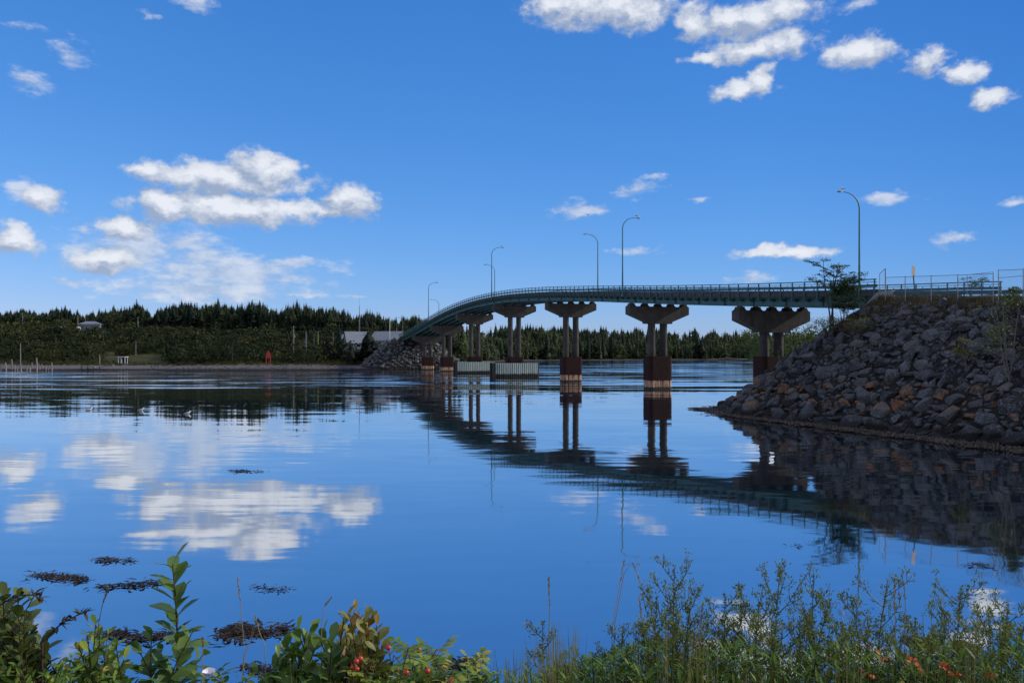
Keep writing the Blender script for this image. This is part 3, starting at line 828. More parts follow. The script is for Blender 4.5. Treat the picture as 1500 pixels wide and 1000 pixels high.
# ------------------------------------------------------------------ fences, guardrail and sign on the near embankment
def zg(s): return ZT_NEAR(min(s, -.6))
def fence(lab, s_list, l, h, extra=None, end_panel=None):
    root = thing('chain_link_fence', lab, 'fence', B(s_list[0], l, zg(s_list[0])), 'chain link fences along the road')
    for s in s_list:
        mb = MB(); mb.tube([B(s, l, zg(s)-.75), B(s, l, zg(s)+h+.06)], .035, 8); mb.build('fence_post', M['galv'], root)
    mb = MB()
    mb.tube([B(s, l, zg(s)+h) for s in s_list], .024, 6); mb.build('top_rail', M['galv'], root)
    mb = MB()                                # woven wire
    s0, s1 = s_list[0], s_list[-1]; Lf = abs(s1-s0); st = .16
    for i in range(int((Lf+h)/st)):
        for dirn in (1, -1):
            a0 = -h + i*st; t0, t1 = max(a0, 0), min(a0+h, Lf)
            if t1 <= t0: continue
            z0, z1 = t0-a0, t1-a0
            if dirn < 0: z0, z1 = h-z0, h-z1
            sa = s0 + (s1-s0)*t0/Lf; sb = s0 + (s1-s0)*t1/Lf
            a, b = B(sa, l, zg(sa)+.05+z0*.96), B(sb, l, zg(sb)+.05+z1*.96)
            mb.tube([a, b], .0028, 3, cap=False)
    mb.build('wire_mesh', M['galv'], root)
    if extra: extra(root)
    return adopt(root)
FL = 6.9
def s_at(x, l):
    """s at which a line at lateral l crosses a photo column"""
    k = (x-CX)/F; p0 = E0 + N*(l-5.2)
    return (k*p0.y - p0.x)/(U.x - k*U.y)
sl = [s_at(x, FL) for x in (1297, 1326, 1364, 1403, 1455)]
def wing(root):
    s = sl[0]; a = B(s, FL, zg(s)); 
    mb = MB()
    q0, q1 = Vector((0,0,-.9)), Vector((0,0,2.75))
    mb.tube([a+q0, a+q1], .05, 8)
    c = B(s+1.6, FL-.9, zg(s))
    mb.tube([a+q1, c+Vector((0,0,2.45)), c+Vector((0,0,.5)), a+Vector((0,0,.4))], .026, 6)
    for i in range(1, 9):
        t = i/9; p = a*(1-t)+c*t
        mb.tube([p+Vector((0,0,.4+.1*t)), p+Vector((0,0,2.75-.3*t))], .004, 3)
    mb.build('end_panel', M['galv'], root)
fence('chain link fence with a raised end panel beside the abutment', sl, FL, 1.95, wing)
sr = [s_at(x, FL+.1) for x in (1462.5, 1499, 1545, 1590, 1640, 1700)]
def gate(root):
    a = B(sl[-1]-.25, FL+.3, zg(sl[-1])); 
    mb = MB(); b_ = a + U*1.5 + N*.9
    mb.tube([a+Vector((0,0,.25)), a+Vector((0,0,2.05)), b_+Vector((0,0,1.95)), b_+Vector((0,0,.25)), a+Vector((0,0,.25))], .026, 6)
    mb.tube([B(sr[0], FL+.1, zg(sr[0])+1.62), B(sr[1], FL+.1, zg(sr[1])+1.72)], .02, 6)
    mb.build('gate_frame', M['galv'], root)
fence('chain link fence at the right edge of the photo, with a gate frame', sr, FL+.1, 2.2, gate)

root = thing('guardrail', 'steel beam guardrail along the road above the dark rocks', 'guardrail', B(-1, 6.05, zg(-1)))
ss = np.linspace(-1.2, -40, 40)
mb = MB(); V = []
prof = [(0,.42),(.05,.50),(.0,.58),(.05,.66),(0,.74),(-.03,.74),(.02,.66),(-.03,.58),(.02,.50),(-.03,.42)]
for s in ss:
    for dl, dz in prof: V.append(B(s, 6.05+dl, zg(s)+dz))
n = len(prof)
mb.add(V, [(j*n+i, j*n+(i+1)%n, (j+1)*n+(i+1)%n, (j+1)*n+i) for j in range(len(ss)-1) for i in range(n)])
mb.build('beam', M['beam_paint'], root, recalc=True)
for s in np.arange(-1.5, -40, -3.0):
    mb = MB(); mb.box(B(s, 5.93, zg(s)+.2), .06, .075, .55, (U, N, Vector((0,0,1)))); mb.build('guardrail_post', M['grey_wood'], root)
adopt(root)

p = B(s_at(1341, 3.5), 3.5, 0); p.z = zg(-4)+.3
root = thing('road_sign', 'small road sign seen from behind on a slightly leaning dark post', 'sign', p)
hgt = EYE + (HY-390)*p.y/F - p.z
mb = MB(); mb.bar((0,0,-.3), (-.26,0,hgt), .075); mb.build('post', M['dark_metal'], root)
d2 = Vector((.93,.36,0)); q2 = Vector((.36,-.93,0))
mb = MB(); mb.box(Vector((-.23,0,hgt-.42)) + q2*.06, .20, .012, .42, (d2, q2, Vector((0,0,1)))); mb.build('sign_panel', M['sign_face'], root)
# ------------------------------------------------------------------ rocks of the near embankment
def ico(sub):
    bm = bmesh.new(); bmesh.ops.create_icosphere(bm, subdivisions=sub, radius=1.0)
    v = np.array([x.co[:] for x in bm.verts]); f = [tuple(y.index for y in x.verts) for x in bm.faces]
    bm.free(); return v, f
def rock_shape(sub, seed):
    r_ = np.random.default_rng(seed)
    v, f = ico(sub); v = v.copy()
    v *= np.array([1.35, .85, .48])*r_.uniform(.85, 1.15, 3)
    for k in range(r_.integers(17, 25)):                       # cleave with random planes
        n = r_.normal(size=3); n /= np.linalg.norm(n)
        ext = math.sqrt(((n*np.array([1.35,.85,.48]))**2).sum())
        d = ext*r_.uniform(.42, .82)
        t = v@n - d
        v = v - np.where(t > 0, t, 0)[:,None]*n
    ph = r_.uniform(0, 6, 3)
    v += .012*np.stack([np.sin(v[:,1]*5+ph[0]), np.sin(v[:,2]*6+ph[1]), np.sin(v[:,0]*5+ph[2])], 1)
    return v, f
def mesh_of(name, v, f, mat, tint=.5, mats=None):
    me = bpy.data.meshes.new(name); me.from_pydata(v.tolist(), [], f)
    a = me.attributes.new('tint', 'FLOAT', 'POINT'); a.data.foreach_set('value', np.broadcast_to(np.asarray(tint, np.float32), (len(v),)).copy())
    me.materials.append(mat); me.update(); return me
class Bulk:
    """merges many copies of small meshes into one with numpy"""
    def __init__(self): self.V, self.T, self.F3, self.F4, self.n = [], [], [], [], 0
    def add(self, v, tris=None, quads=None, tint=.5):
        self.V.append(v); self.T.append(np.broadcast_to(np.asarray(tint, np.float32), (len(v),)))
        if tris is not None and len(tris): self.F3.append(np.asarray(tris)+self.n)
        if quads is not None and len(quads): self.F4.append(np.asarray(quads)+self.n)
        self.n += len(v)
    def mesh(self, name, mat):
        V = np.concatenate(self.V).astype(np.float32); T = np.concatenate(self.T).astype(np.float32)
        f3 = np.concatenate(self.F3) if self.F3 else np.zeros((0,3), int); f4 = np.concatenate(self.F4) if self.F4 else np.zeros((0,4), int)
        me = bpy.data.meshes.new(name); me.vertices.add(len(V)); me.vertices.foreach_set('co', V.ravel())
        nl = f3.size+f4.size; me.loops.add(nl); me.loops.foreach_set('vertex_index', np.concatenate([f3.ravel(), f4.ravel()]).astype(np.int32))
        npoly = len(f3)+len(f4); me.polygons.add(npoly)
        tot = np.concatenate([np.full(len(f3), 3), np.full(len(f4), 4)]).astype(np.int32)
        me.polygons.foreach_set('loop_start', (np.cumsum(tot)-tot).astype(np.int32))
        a = me.attributes.new('tint', 'FLOAT', 'POINT'); a.data.foreach_set('value', T)
        me.materials.append(mat); me.update(calc_edges=True); return me
    def build(self, name, mat, parent=None): return link(name, self.mesh(name, mat), parent)

ROCK_HI = [rock_shape(4, 100+i) for i in range(14)]
ROCK_LO = [rock_shape(3, 300+i) for i in range(14)]
ROCK_ME = [mesh_of('boulder', v, f, M['rock'], 0.) for v, f in ROCK_HI]

def slope_point(fn, s, l):
    z, d = fn(s, l); e = .25
    zs = (fn(s+e, l)[0]-fn(s-e, l)[0])/(2*e); zl = (fn(s, l+e)[0]-fn(s, l-e)[0])/(2*e)
    n = (Vector((0,0,1)) - U*zs - N*zl).normalized()
    return B(s, l, z), n, d
def frame(n, rnd, tilt=.45, spin=.5):
    n = (n + Vector(rnd.normal(0, tilt, 3))).normalized()
    h = Vector((0,0,1)).cross(n)
    h = h.normalized() if h.length > 1e-3 else Vector((1,0,0))
    a = rnd.normal(0, spin)
    x = (h*math.cos(a) + n.cross(h)*math.sin(a)).normalized()
    y = n.cross(x)
    return Matrix((x, y, n)).transposed()

def scatter_rocks(fn, S, L, ntry, rfun, seed, keep):
    r_ = np.random.default_rng(seed); P = np.zeros((0,2)); Rr = np.zeros(0); out = []
    for k in range(ntry):
        s, l = r_.uniform(*S), r_.uniform(*L)
        z, d = fn(s, l)
        if d < .5 or z < -.35 or not keep(s, l): continue
        r = rfun(z, r_, k/ntry)
        if len(P):
            q = (P[:,0]-s)**2 + ((P[:,1]-l)*1.1)**2
            if (q < (.60*(Rr+r))**2).any(): continue
        P = np.vstack([P, [s, l]]); Rr = np.append(Rr, r); out.append((s, l, r))
    return out
rr = np.random.default_rng(5)
def rfun(z, r_, t):
    big = np.interp(z, [0, 3, 9], [.95, .85, .72])
    return (np.interp(t, [0, .04, .3, 1], [1.15, .68, .38, .17]) * r_.uniform(.8, 1.3))*big
rocks = scatter_rocks(near_h, (-46, 15), (-4, 22.5), 40000, rfun, 8, lambda s, l: l > -3 and not (-3 < s < 2.2 and 5 < l < 7.6))
items = []
for s, l, r in rocks:
    p, n, d = slope_point(near_h, s, l)
    items.append((r/max((p-camo.location).length, 1), p, n, r, s))
items.sort(key=lambda t: -t[0])
def inframe(p):
    x = CX + F*p.x/p.y if p.y > 1 else 9e9
    return -40 < x < 1560
vis = [t for t in items if inframe(t[1]) and (t[2].dot(camo.location - t[1]) > 0)]
vis_ids = set(id(t) for t in vis[:290])
bulk = Bulk()
for t in items:
    _, p, n, r, s = t
    A = frame(n, rr)
    k = int(rr.integers(0, 14)); sc3 = rr.uniform(.85, 1.2, 3)
    if id(t) in vis_ids:
        o = bpy.data.objects.new('boulder', ROCK_ME[k]); COL.objects.link(o)
        o.matrix_world = Matrix.Translation(p + n*(r*.10)) @ (A @ Matrix.Diagonal(Vector(sc3*r))).to_4x4()
        tag(o, 'dark grey angular boulder among many in the steep rock slope at right', 'boulder', 'boulders of the near embankment')
    else:
        v, f = ROCK_LO[k]
        Mx = np.array(A) * (sc3*r)
        bulk.add(v@Mx.T + np.array(p + n*(r*.10)), tris=f, tint=rr.uniform())
tag(bulk.build('small_rocks', M['rock']), 'smaller dark rocks filling the gaps of the near rock slope', 'rocks', kind='stuff')

# far embankment: small rocks
rocks = scatter_rocks(far_h, (S_END-16, S_END+60), (-22, 22), 7000, lambda z, r_, t: np.interp(t, [0, .3, 1], [1.15, .7, .4])*r_.uniform(.8, 1.2), 9, lambda s, l: True)
ROCK_T = [rock_shape(2, 500+i) for i in range(8)]
bulk = Bulk()
for s, l, r in rocks:
    p, n, d = slope_point(far_h, s, l); A = frame(n, rr); v, f = ROCK_T[int(rr.integers(0, 8))]
    bulk.add(v@(np.array(A)*r*1.05).T + np.array(p + n*(r*.15)), tris=f, tint=rr.uniform())
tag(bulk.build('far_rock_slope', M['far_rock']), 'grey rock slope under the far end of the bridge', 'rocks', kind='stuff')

# rockweed ledge along the foot of the near slope
bulk = Bulk(); r_ = np.random.default_rng(21)
def weed_clump(bulk, p, size, n, r_, flat=.25):
    for i in range(n):
        a = r_.uniform(0, 2*PI); L = size*r_.uniform(.4, 1.); w = L*r_.uniform(.10, .22); lift = r_.uniform(0, flat)*size
        b0 = np.array(p) + np.array([r_.normal(0, size*.5), r_.normal(0, size*.5), .01+r_.uniform(0, .03)])
        d = np.array([math.cos(a), math.sin(a), 0]); q = np.array([-d[1], d[0], 0])
        m = b0 + d*L*.5 + [0,0,lift]; e = b0 + d*L + q*r_.normal(0, .2)*L + [0,0,lift*.2]
        bulk.add(np.array([b0-q*w*.5, b0+q*w*.5, m-q*w*.7+[0,0,.01], m+q*w*.7, e-q*w*.2, e+q*w*.2]), quads=[(0,1,3,2),(2,3,5,4)], tint=r_.uniform(0, 1))
for k in range(3600):
    t = r_.uniform(0, 1)
    if t < .75:
        s = -46*r_.uniform(0, 1)**1.0; l = 6.6 + r_.normal(14.0, .5)
    else:
        a = R(r_.uniform(0, 92)); d = r_.normal(13.9, .65); s = -1.4 + d*math.sin(a); l = 6.6 + d*math.cos(a)
    z, d = near_h(s, l)
    if r_.uniform() > .75 + .25*math.sin(s*1.3): continue
    weed_clump(bulk, B(s, l, max(z, .02)*.95+.03), r_.uniform(.2, .5), 8, r_, .3)
for k in range(420):                                   # spit that runs out from the toe
    t = r_.uniform(0, 1)**1.4; a = on_water(1075, 603).lerp(on_water(1018, 598.5), t)
    weed_clump(bulk, a + Vector((r_.normal(0, .35), r_.normal(0, .9)*(1-t*.7), 0)), .4, 7, r_, .35)
tag(bulk.build('rockweed', M['rockweed']), 'brown rockweed along the waterline below the dark boulders', 'seaweed', kind='stuff')

# dry grass on the crest
bulk = Bulk(); r_ = np.random.default_rng(31)
def blade(bulk, p, h, w, lean, r_, tint):
    a = r_.uniform(0, 2*PI); q = np.array([math.cos(a), math.sin(a), 0])*w; d = np.array([lean[0], lean[1], 0.])
    p = np.array(p)
    b = p + np.array([0,0,h*.55]) + d*.3*h; c = p + np.array([0,0,h*.95]) + d*h
    bulk.add(np.array([p-q, p+q, b-q*.8, b+q*.8, c]), tris=[(2,3,4)], quads=[(0,1,3,2)], tint=tint)
for k in range(16000):
    s = r_.uniform(-34, .5); l = 6.1 + abs(r_.normal(0, 1.3))
    if r_.uniform() > .72 + .28*math.sin(s*2.1+l): continue
    z, d = near_h(s, l)
    blade(bulk, B(s, l, z), r_.uniform(.2, .55), .012, r_.normal(0, .4, 2), r_, r_.uniform(0, 1))
for k in range(2500):
    s = r_.uniform(-3, 6); l = r_.uniform(4, 11); z, d = near_h(s, l)
    blade(bulk, B(s, l, z+.1), r_.uniform(.2, .5), .012, r_.normal(0, .4, 2), r_, r_.uniform(0, 1))
tag(bulk.build('dry_grass', M['dry_grass']), 'brown dry grass along the crest above the dark boulders', 'grass', kind='stuff')

# ------------------------------------------------------------------ conifers and broadleaf trees
def spruce_arrays(h, seed, tiers=17, per=8, wid=.17, ragged=.35, bare=.08):
    r_ = np.random.default_rng(seed); V, T, Tn = [], [], []
    for i in range(tiers):
        t = i/(tiers-1); z = h*(bare + (1-bare)*t**.92)
        rad = h*wid*(1-t)**.8*r_.uniform(1-ragged, 1+ragged*.6) + h*.012
        a0 = r_.uniform(0, 6.28)
        n = max(4, int(per*(1-.45*t)))
        for k in range(n):
            a = a0 + 2*PI*k/n + r_.normal(0, .22); L = rad*r_.uniform(.55, 1.15)
            d = np.array([math.cos(a), math.sin(a), 0]); q = np.array([-d[1], d[0], 0])
            base = np.array([0,0,z]); droop = -L*r_.uniform(.12, .5)
            tip = base + d*L + [0,0,droop]; w = L*r_.uniform(.24, .42)
            mid = base + d*L*.62 + [0,0,droop*.35+L*.05]
            n0 = len(V); V += [base, mid+q*w, mid-q*w, tip, mid+d*L*.02-[0,0,L*.16]]
            T += [(n0,n0+1,n0+4),(n0,n0+4,n0+2),(n0+1,n0+3,n0+4),(n0+4,n0+3,n0+2)]
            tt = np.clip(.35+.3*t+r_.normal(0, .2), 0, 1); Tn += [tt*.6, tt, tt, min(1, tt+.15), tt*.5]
    cn = len(V); m6 = 6                                 # dense inner foliage
    for zz, q in ((bare*.9, .55), (.35, .50), (.7, .24), (.93, .03)):
        for i in range(m6):
            a = 2*PI*i/m6 + zz*3; k = q*h*wid*r_.uniform(.6, 1.15)*(1 if zz < .5 else 1.1)
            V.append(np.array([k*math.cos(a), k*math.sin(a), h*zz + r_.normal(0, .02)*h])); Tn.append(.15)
    for j in range(3):
        for i in range(m6):
            i2 = (i+1) % m6; T += [(cn+j*m6+i, cn+j*m6+i2, cn+(j+1)*m6+i2), (cn+j*m6+i, cn+(j+1)*m6+i2, cn+(j+1)*m6+i)]
    n0 = len(V); V += [np.array([0,0,h*1.03]), np.array([h*.012,0,h*.93]), np.array([-h*.008,h*.01,h*.93]), np.array([-.006*h,-h*.01,h*.93])]
    T += [(n0,n0+1,n0+2),(n0,n0+2,n0+3),(n0,n0+3,n0+1)]; Tn += [.5]*4
    return np.array(V), np.array(T), np.array(Tn)
def trunk_arrays(h, r, seg=5):
    V = []; 
    for z, k in ((-.5, 1.15), (h*.45, .7), (h*.98, .12)):
        for i in range(seg):
            a = 2*PI*i/seg; V.append((r*k*math.cos(a), r*k*math.sin(a), z))
    Q = [(j*seg+i, j*seg+(i+1)%seg, (j+1)*seg+(i+1)%seg, (j+1)*seg+i) for j in range(2) for i in range(seg)]
    return np.array(V), np.array(Q)
def blob_arrays(h, w, seed, n=220, leaf=.3, low=.15, clumps=9):
    """broadleaf crown: leaf cards gathered in clumps through the volume"""
    r_ = np.random.default_rng(seed); V, Q, Tn = [], [], []
    C = []
    for k in range(clumps):
        a = r_.uniform(0, 2*PI); t = r_.uniform(0, 1)
        rad = w*.5*math.sqrt(max(.05, 1-(2*t-.9)**2))*r_.uniform(.3, .95)
        C.append((np.array([rad*math.cos(a), rad*math.sin(a), h*(low+(1-low)*t*.88)]), w*r_.uniform(.14, .27), r_.normal(0, .16)))
    for i in range(n):
        c, cr, ct = C[r_.integers(0, clumps)]
        d = r_.normal(size=3); d /= np.linalg.norm(d)
        p = c + d*cr*r_.uniform(.5, 1.05)*np.array([1.15, 1.15, .8])
        nrm = d + r_.normal(0, .5, 3); nrm /= np.linalg.norm(nrm)
        x = np.cross(nrm, r_.normal(size=3)); x /= (np.linalg.norm(x)+1e-6); y = np.cross(nrm, x)
        L = leaf*r_.uniform(.6, 1.3); n0 = len(V)
        V += [p-x*L*.5, p-y*L*.32, p+x*L*.5, p+y*L*.32]; Q.append((n0,n0+1,n0+2,n0+3))
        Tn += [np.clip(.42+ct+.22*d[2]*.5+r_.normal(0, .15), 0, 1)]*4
    return np.array(V), np.array(Q), np.array(Tn)

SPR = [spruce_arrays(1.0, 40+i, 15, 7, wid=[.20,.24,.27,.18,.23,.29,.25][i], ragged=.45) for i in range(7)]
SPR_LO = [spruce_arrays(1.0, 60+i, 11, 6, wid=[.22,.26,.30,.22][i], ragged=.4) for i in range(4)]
TRK = trunk_arrays(1.0, .014)
BLO = [blob_arrays(1.0, [.8,.95,1.1,.7][i], 80+i, 230, .13) for i in range(4)]
BUSH = [blob_arrays(1.0, [1.5,1.9,1.4,2.2,1.2,1.7][i], 90+i, 170, .17, -.05, 8) for i in range(6)]

def spruce_mesh(k):
    b = Bulk(); v, t, tn = SPR[k]; b.add(v, tris=t, tint=tn); me = b.mesh('spruce_tree', M['spruce'])
    return me
SPR_ME = [spruce_mesh(k) for k in range(7)]
b = Bulk(); b.add(TRK[0], quads=TRK[1]); TRK_ME = b.mesh('trunk', M['bark'])
def place_spruce(x, y, h, label, group, k=None, zoff=0, wide=None):
    if wide is None: wide = rr.uniform(.75, 1.5)
    z = float(land_z(x, y)) + zoff
    t = thing('spruce_tree', label, 'tree', (x, y, z), group)
    c = link('crown', SPR_ME[int(rr.integers(0, 7)) if k is None else k], t); tr = link('trunk', TRK_ME, t)
    t.scale = (h*wide, h*wide, h); t.rotation_euler.z = rr.uniform(0, 6.28)
    return t

# where the wood starts: photo column -> distance, and the height of the skyline
WX = [-60, 60, 150, 175, 230, 300, 400, 480, 560, 620, 700, 800, 1000, 1200]
WD = [560, 560, 560, 480, 480, 470, 460, 450, 440, 440, 520, 600, 690, 760]
SKY_X = [-60,0,40,90,120,150,165,190,210,222,235,262,285,310,330,360,385,410,440,470,500,540,580,610,660,700,760,800,860,920,1000,1080,1130,1180,1300]
SKY_Y = [448,449,450,450,452,455,446,442,443,456,444,442,439,441,440,440,441,447,441,444,452,455,459,461,462,466,470,470,473,474,473,474,477,478,478]
NTREES = 285
placed = []
cnt = 0
r_ = np.random.default_rng(77)
for k in range(3000):
    if cnt >= NTREES: break
    x = r_.uniform(-30, 1200) if r_.uniform() < .25 else r_.uniform(-20, 620)
    D = np.interp(x, WX, WD) + r_.exponential(38 if x < 640 else 30)
    X = (x-CX)*D/F; z = float(land_z(X, D))
    yt = np.interp(x, SKY_X, SKY_Y) + r_.exponential(9.5) - .5 + 3.*math.sin(x*.11+1)+2.*math.sin(x*.37)
    h = EYE + (HY-yt)*D/F - z
    if h < 5 or h > 24: continue
    if any(abs(X-a) < 2.0 and abs(D-b_) < 5 for a, b_ in placed): continue
    placed.append((X, D)); cnt += 1
    left = x < 620
    place_spruce(X, D, h, 'dark spruce tree in the wood along the ridge of the left shore' if left else 'dark spruce tree in the low wood of the far shore beyond the bridge',
                 'spruces of the left ridge' if left else 'spruces of the far shore')
# the rest of the wood reads as one mass
bulk = Bulk()
for k in range(7200):
    u = r_.uniform()
    if u < .5: x = r_.uniform(-300, 640)
    else: x = r_.uniform(600, 1330)
    D0 = np.interp(x, WX, WD)
    D = D0 + abs(r_.normal(0, 75)) + (6 if x < 640 else 0)
    if x >= 640:
        D0 = float(shore_y((x-CX)*D0/F)) + 14; D = D0 + 150*r_.uniform()**1.2
    X = (x-CX)*D/F; z = float(land_z(X, D))
    if z < .8: continue
    if x > 640 and abs(X+22) < 20 and D < 430: continue
    yt = np.interp(x, SKY_X, SKY_Y) + 3.5 + abs(r_.normal(0, 4.5)) + 3.*math.sin(x*.11+1)+1.5*math.sin(x*.37)
    hmax = EYE + (HY-yt)*D/F - z
    h = hmax if (hmax < 21 and r_.uniform() < .5) else min(hmax, r_.uniform(8, 17))
    if h < 4: continue
    a = r_.uniform(0, 6.28); ca, sa = math.cos(a), math.sin(a); Rm = np.array([[ca,-sa,0],[sa,ca,0],[0,0,1]])
    tone = r_.normal(0, .17) + (.18 if x > 980 else 0)*np.clip((x-980)/120, 0, 1)
    if r_.uniform() < (.32 if x < 980 else .5):
        v, q, tn = BLO[r_.integers(0, 4)]; hh = h*.8
        bulk.add((v*[hh*.8, hh*.8, hh])@Rm.T + [X, D, z-.5], quads=q, tint=np.clip(tn+tone+.25, 0, 1))
    else:
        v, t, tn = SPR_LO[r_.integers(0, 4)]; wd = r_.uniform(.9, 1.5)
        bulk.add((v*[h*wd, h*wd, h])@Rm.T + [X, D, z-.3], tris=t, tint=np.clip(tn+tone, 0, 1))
tag(bulk.build('distant_forest', M['forest']), 'mixed dark wood covering the far shore and ridge', 'forest', kind='stuff')

# scrub between the beach and the wood
bulk = Bulk()
for k in range(5000):
    x = r_.uniform(-300, 600); u = r_.uniform()
    D1 = np.interp(x, WX, WD)
    if x < 175: D1 += 0
    D = 296 + (D1+25-296)*u**1.15
    X = (x-CX)*D/F; z = float(land_z(X, D))
    if 104 < x < 164 and D > 440: continue
    h = min(6.5, 1.5*math.exp(abs(r_.normal(0, .55))))*(1.0 if D < 380 else 1.3)
    if abs(x-200) < 45 and D < 330: continue
    v, q, tn = BUSH[r_.integers(0, 6)]; a = r_.uniform(0, 6.28); ca, sa = math.cos(a), math.sin(a); Rm = np.array([[ca,-sa,0],[sa,ca,0],[0,0,1]])
    bulk.add((v*[h, h, h])@Rm.T + [X, D, z-.2], quads=q, tint=np.clip(tn+r_.normal(.05, .24)+.28*rnd2(X, D, .06), 0, 1))
for k in range(330):
    x = r_.uniform(-40, 580); D = r_.uniform(300, 460); X = (x-CX)*D/F; z = float(land_z(X, D)); h = r_.uniform(3.2, 6.5)
    if abs(x-200) < 45 and D < 330 or (104 < x < 164 and D > 425): continue
    if r_.uniform() < .3:
        v, t, tn = SPR_LO[r_.integers(0, 4)]; bulk.add(v*[h*1.6, h*1.6, h*1.3] + [X, D, z-.2], tris=t, tint=np.clip(tn*.5, 0, 1)); continue
    v, q, tn = BLO[r_.integers(0, 4)]
    bulk.add(v*[h*1.25, h*1.25, h] + [X, D, z-.4], quads=q, tint=np.clip(tn+r_.normal(-.12, .2), 0, 1))
for k in range(900):                                   # low growth at the head of the beach
    x = r_.uniform(-40, 560); D = r_.uniform(283, 300); X = (x-CX)*D/F; z = float(land_z(X, D)); h = r_.uniform(.5, 1.3)
    v, q, tn = BUSH[r_.integers(0, 6)]
    bulk.add(v*[h, h, h] + [X, D, z-.1], quads=q, tint=np.clip(tn+r_.normal(.35, .15), 0, 1))
for k in range(260):                                    # round the knoll behind the bridge
    X = r_.uniform(-36, 4); D = r_.uniform(395, 520); z = float(land_z(X, D)); h = r_.uniform(1.5, 3.5)
    if z < .9: continue
    v, q, tn = BUSH[r_.integers(0, 6)]
    bulk.add(v*[h, h, h] + [X, D, z-.1], quads=q, tint=np.clip(tn+r_.normal(.1, .15), 0, 1))
tag(bulk.build('scrub', M['shrub']), 'dense dark green scrub between the left beach and the wood', 'scrub', kind='stuff')

# single trees that stand out on the left shore
def mk_tree(x, yb, yt, D, label, kind, wide=1.):
    p = at(x, yb, D); h = (yb-yt)*D/F
    if kind == 'spruce':
        t = place_spruce(p.x, p.y, h, label, 'single trees by the far bridge end', int(rr.integers(0, 7)), 0, wide)
        t.location.z = p.z
    else:
        t = thing('broadleaf_tree', label, 'tree', p)
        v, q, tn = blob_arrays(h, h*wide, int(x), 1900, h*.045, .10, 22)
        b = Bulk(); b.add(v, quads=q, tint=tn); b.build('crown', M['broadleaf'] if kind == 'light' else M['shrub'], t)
        m = MB(); m.tube([(0,0,-.5),(h*.02,0,h*.4),(0,h*.02,h*.75)], [h*.03, h*.02, h*.008], 7); m.build('trunk', M['bark'], t)
    return t
mk_tree(539, 533, 484, 302, 'broad dark conifer at the foot of the far rock slope', 'spruce', 3.1)
mk_tree(497, 526, 474, 300, 'dark spruce left of the grey-roofed building', 'spruce', 1.3)
mk_tree(514, 532, 500, 290, 'low dark spruce beside the broad conifer by the far rock slope', 'spruce', 1.6)
mk_tree(478, 522, 492, 300, 'small dark spruce between the curved pole and the grey-roofed building', 'spruce', 1.5)
mk_tree(445, 531, 507, 275, 'dark bushy tree below the utility pole near the shore', 'dark', 1.5)
mk_tree(340, 526, 492, 290, 'dark broad tree in the scrub left of the red daymark', 'dark', 1.3)
mk_tree(1163, 535, 470, 430, 'sunlit light green tree right of the near pier, behind the rocks', 'light', 1.0)
mk_tree(1196, 535, 474, 420, 'sunlit light green tree just left of the rock crest', 'light', 1.0)
mk_tree(1108, 535, 476, 470, 'sunlit pale green tree on the far shore left of the near pier', 'light', .9)

# ------------------------------------------------------------------ poles, houses and shore furniture, left side
def pole(x, yb, yt, D, lab, r=.16, cross=True, lean=0, mat=None, box=False, name='utility_pole', group='poles on the left shore'):
    p = at(x, yb, D); h = (yb-yt)*D/F
    t = thing(name, lab, 'pole', p, group)
    m = MB(); m.tube([(0,0,-3.),(lean*h*.5,0,h*.5),(lean*h,0,h)], [r*1.15, r, r*.7], 8); m.build('shaft', mat or M['grey_wood'], t)
    if cross:
        m = MB(); m.bar((lean*h-1.1,0,h-.7), (lean*h+1.1,0,h-.7), .16, .16); m.build('crossarm', mat or M['grey_wood'], t)
    if box:
        m = MB(); m.tube([(.35,-.25,h*.52),(.35,-.25,h*.64)], .32, 10); m.build('transformer', M['galv'], t)
    return t
pole(33, 482, 458, 520, 'pale utility pole on the slope, leftmost', .3, True)
pole(30, 545, 503, 262, 'tall thin grey pole standing among the old dock pilings', .17, False)
pole(114, 481, 462, 520, 'pale utility pole just left of the low house', .3, True)
pole(125, 474, 461, 540, 'thin dark pole rising beside the low house roof', .2, False)
pole(202, 488, 464, 470, 'pale utility pole beside the small blue shed', .25, True)
pole(199, 514, 499, 330, 'short grey pole with a small crossarm in the scrub', .14, True)
pole(299, 494, 482, 440, 'short pale pole with a white box at its foot', .2, False)
pole(430, 514, 477, 318, 'pale utility pole with a transformer above the beach', .24, True, box=True)
pole(449, 517, 486, 312, 'thin grey pole with a slight lean, right of the transformer pole', .14, False, -.03, M['galv'])
pole(447, 517, 496, 312, 'short galvanised pole with a slanting brace', .1, False, 0, M['galv'])
pole(466, 484, 484.5, 312, 'olive pole', .15, False) if False else None
pole(466, 515, 485, 320, 'olive green pole beside the curved lamp post', .15, False, 0, M['yellow_green'])
pole(488, 512, 486, 330, 'thin pale pole among the spruces left of the grey roof', .10, False, 0, M['galv'])
pole(571, 500, 464, 330, 'thin pale mast rising beside the grey roof near the bridge end', .11, False, 0, M['white_paint'])
pole(581, 495, 480, 340, 'short thin post by the far bridge end', .10, False, 0, M['galv'])
pole(146, 529, 519, 285, 'short grey post on the shore above the old ramp', .2, False)
p = at(446, 512, 312); t = thing('slanting_brace', 'slanting grey pole leaning against the short galvanised pole', 'pole', p)
m = MB(); m.bar((-1.7,0,.6), (.2,0,3.6), .16); m.build('shaft', M['grey_wood'], t); m = MB(); m.bar((-.9,0,1.5), (-.9,0,-1.), .12); m.build('strut', M['grey_wood'], t)
lamp_obj('pale curved lamp post above the left beach', 0, 1, 0, H=8., reach=2.2, group='far shore lamps', loc=at(460, 514, 318), direc=Vector((1,0,0)))
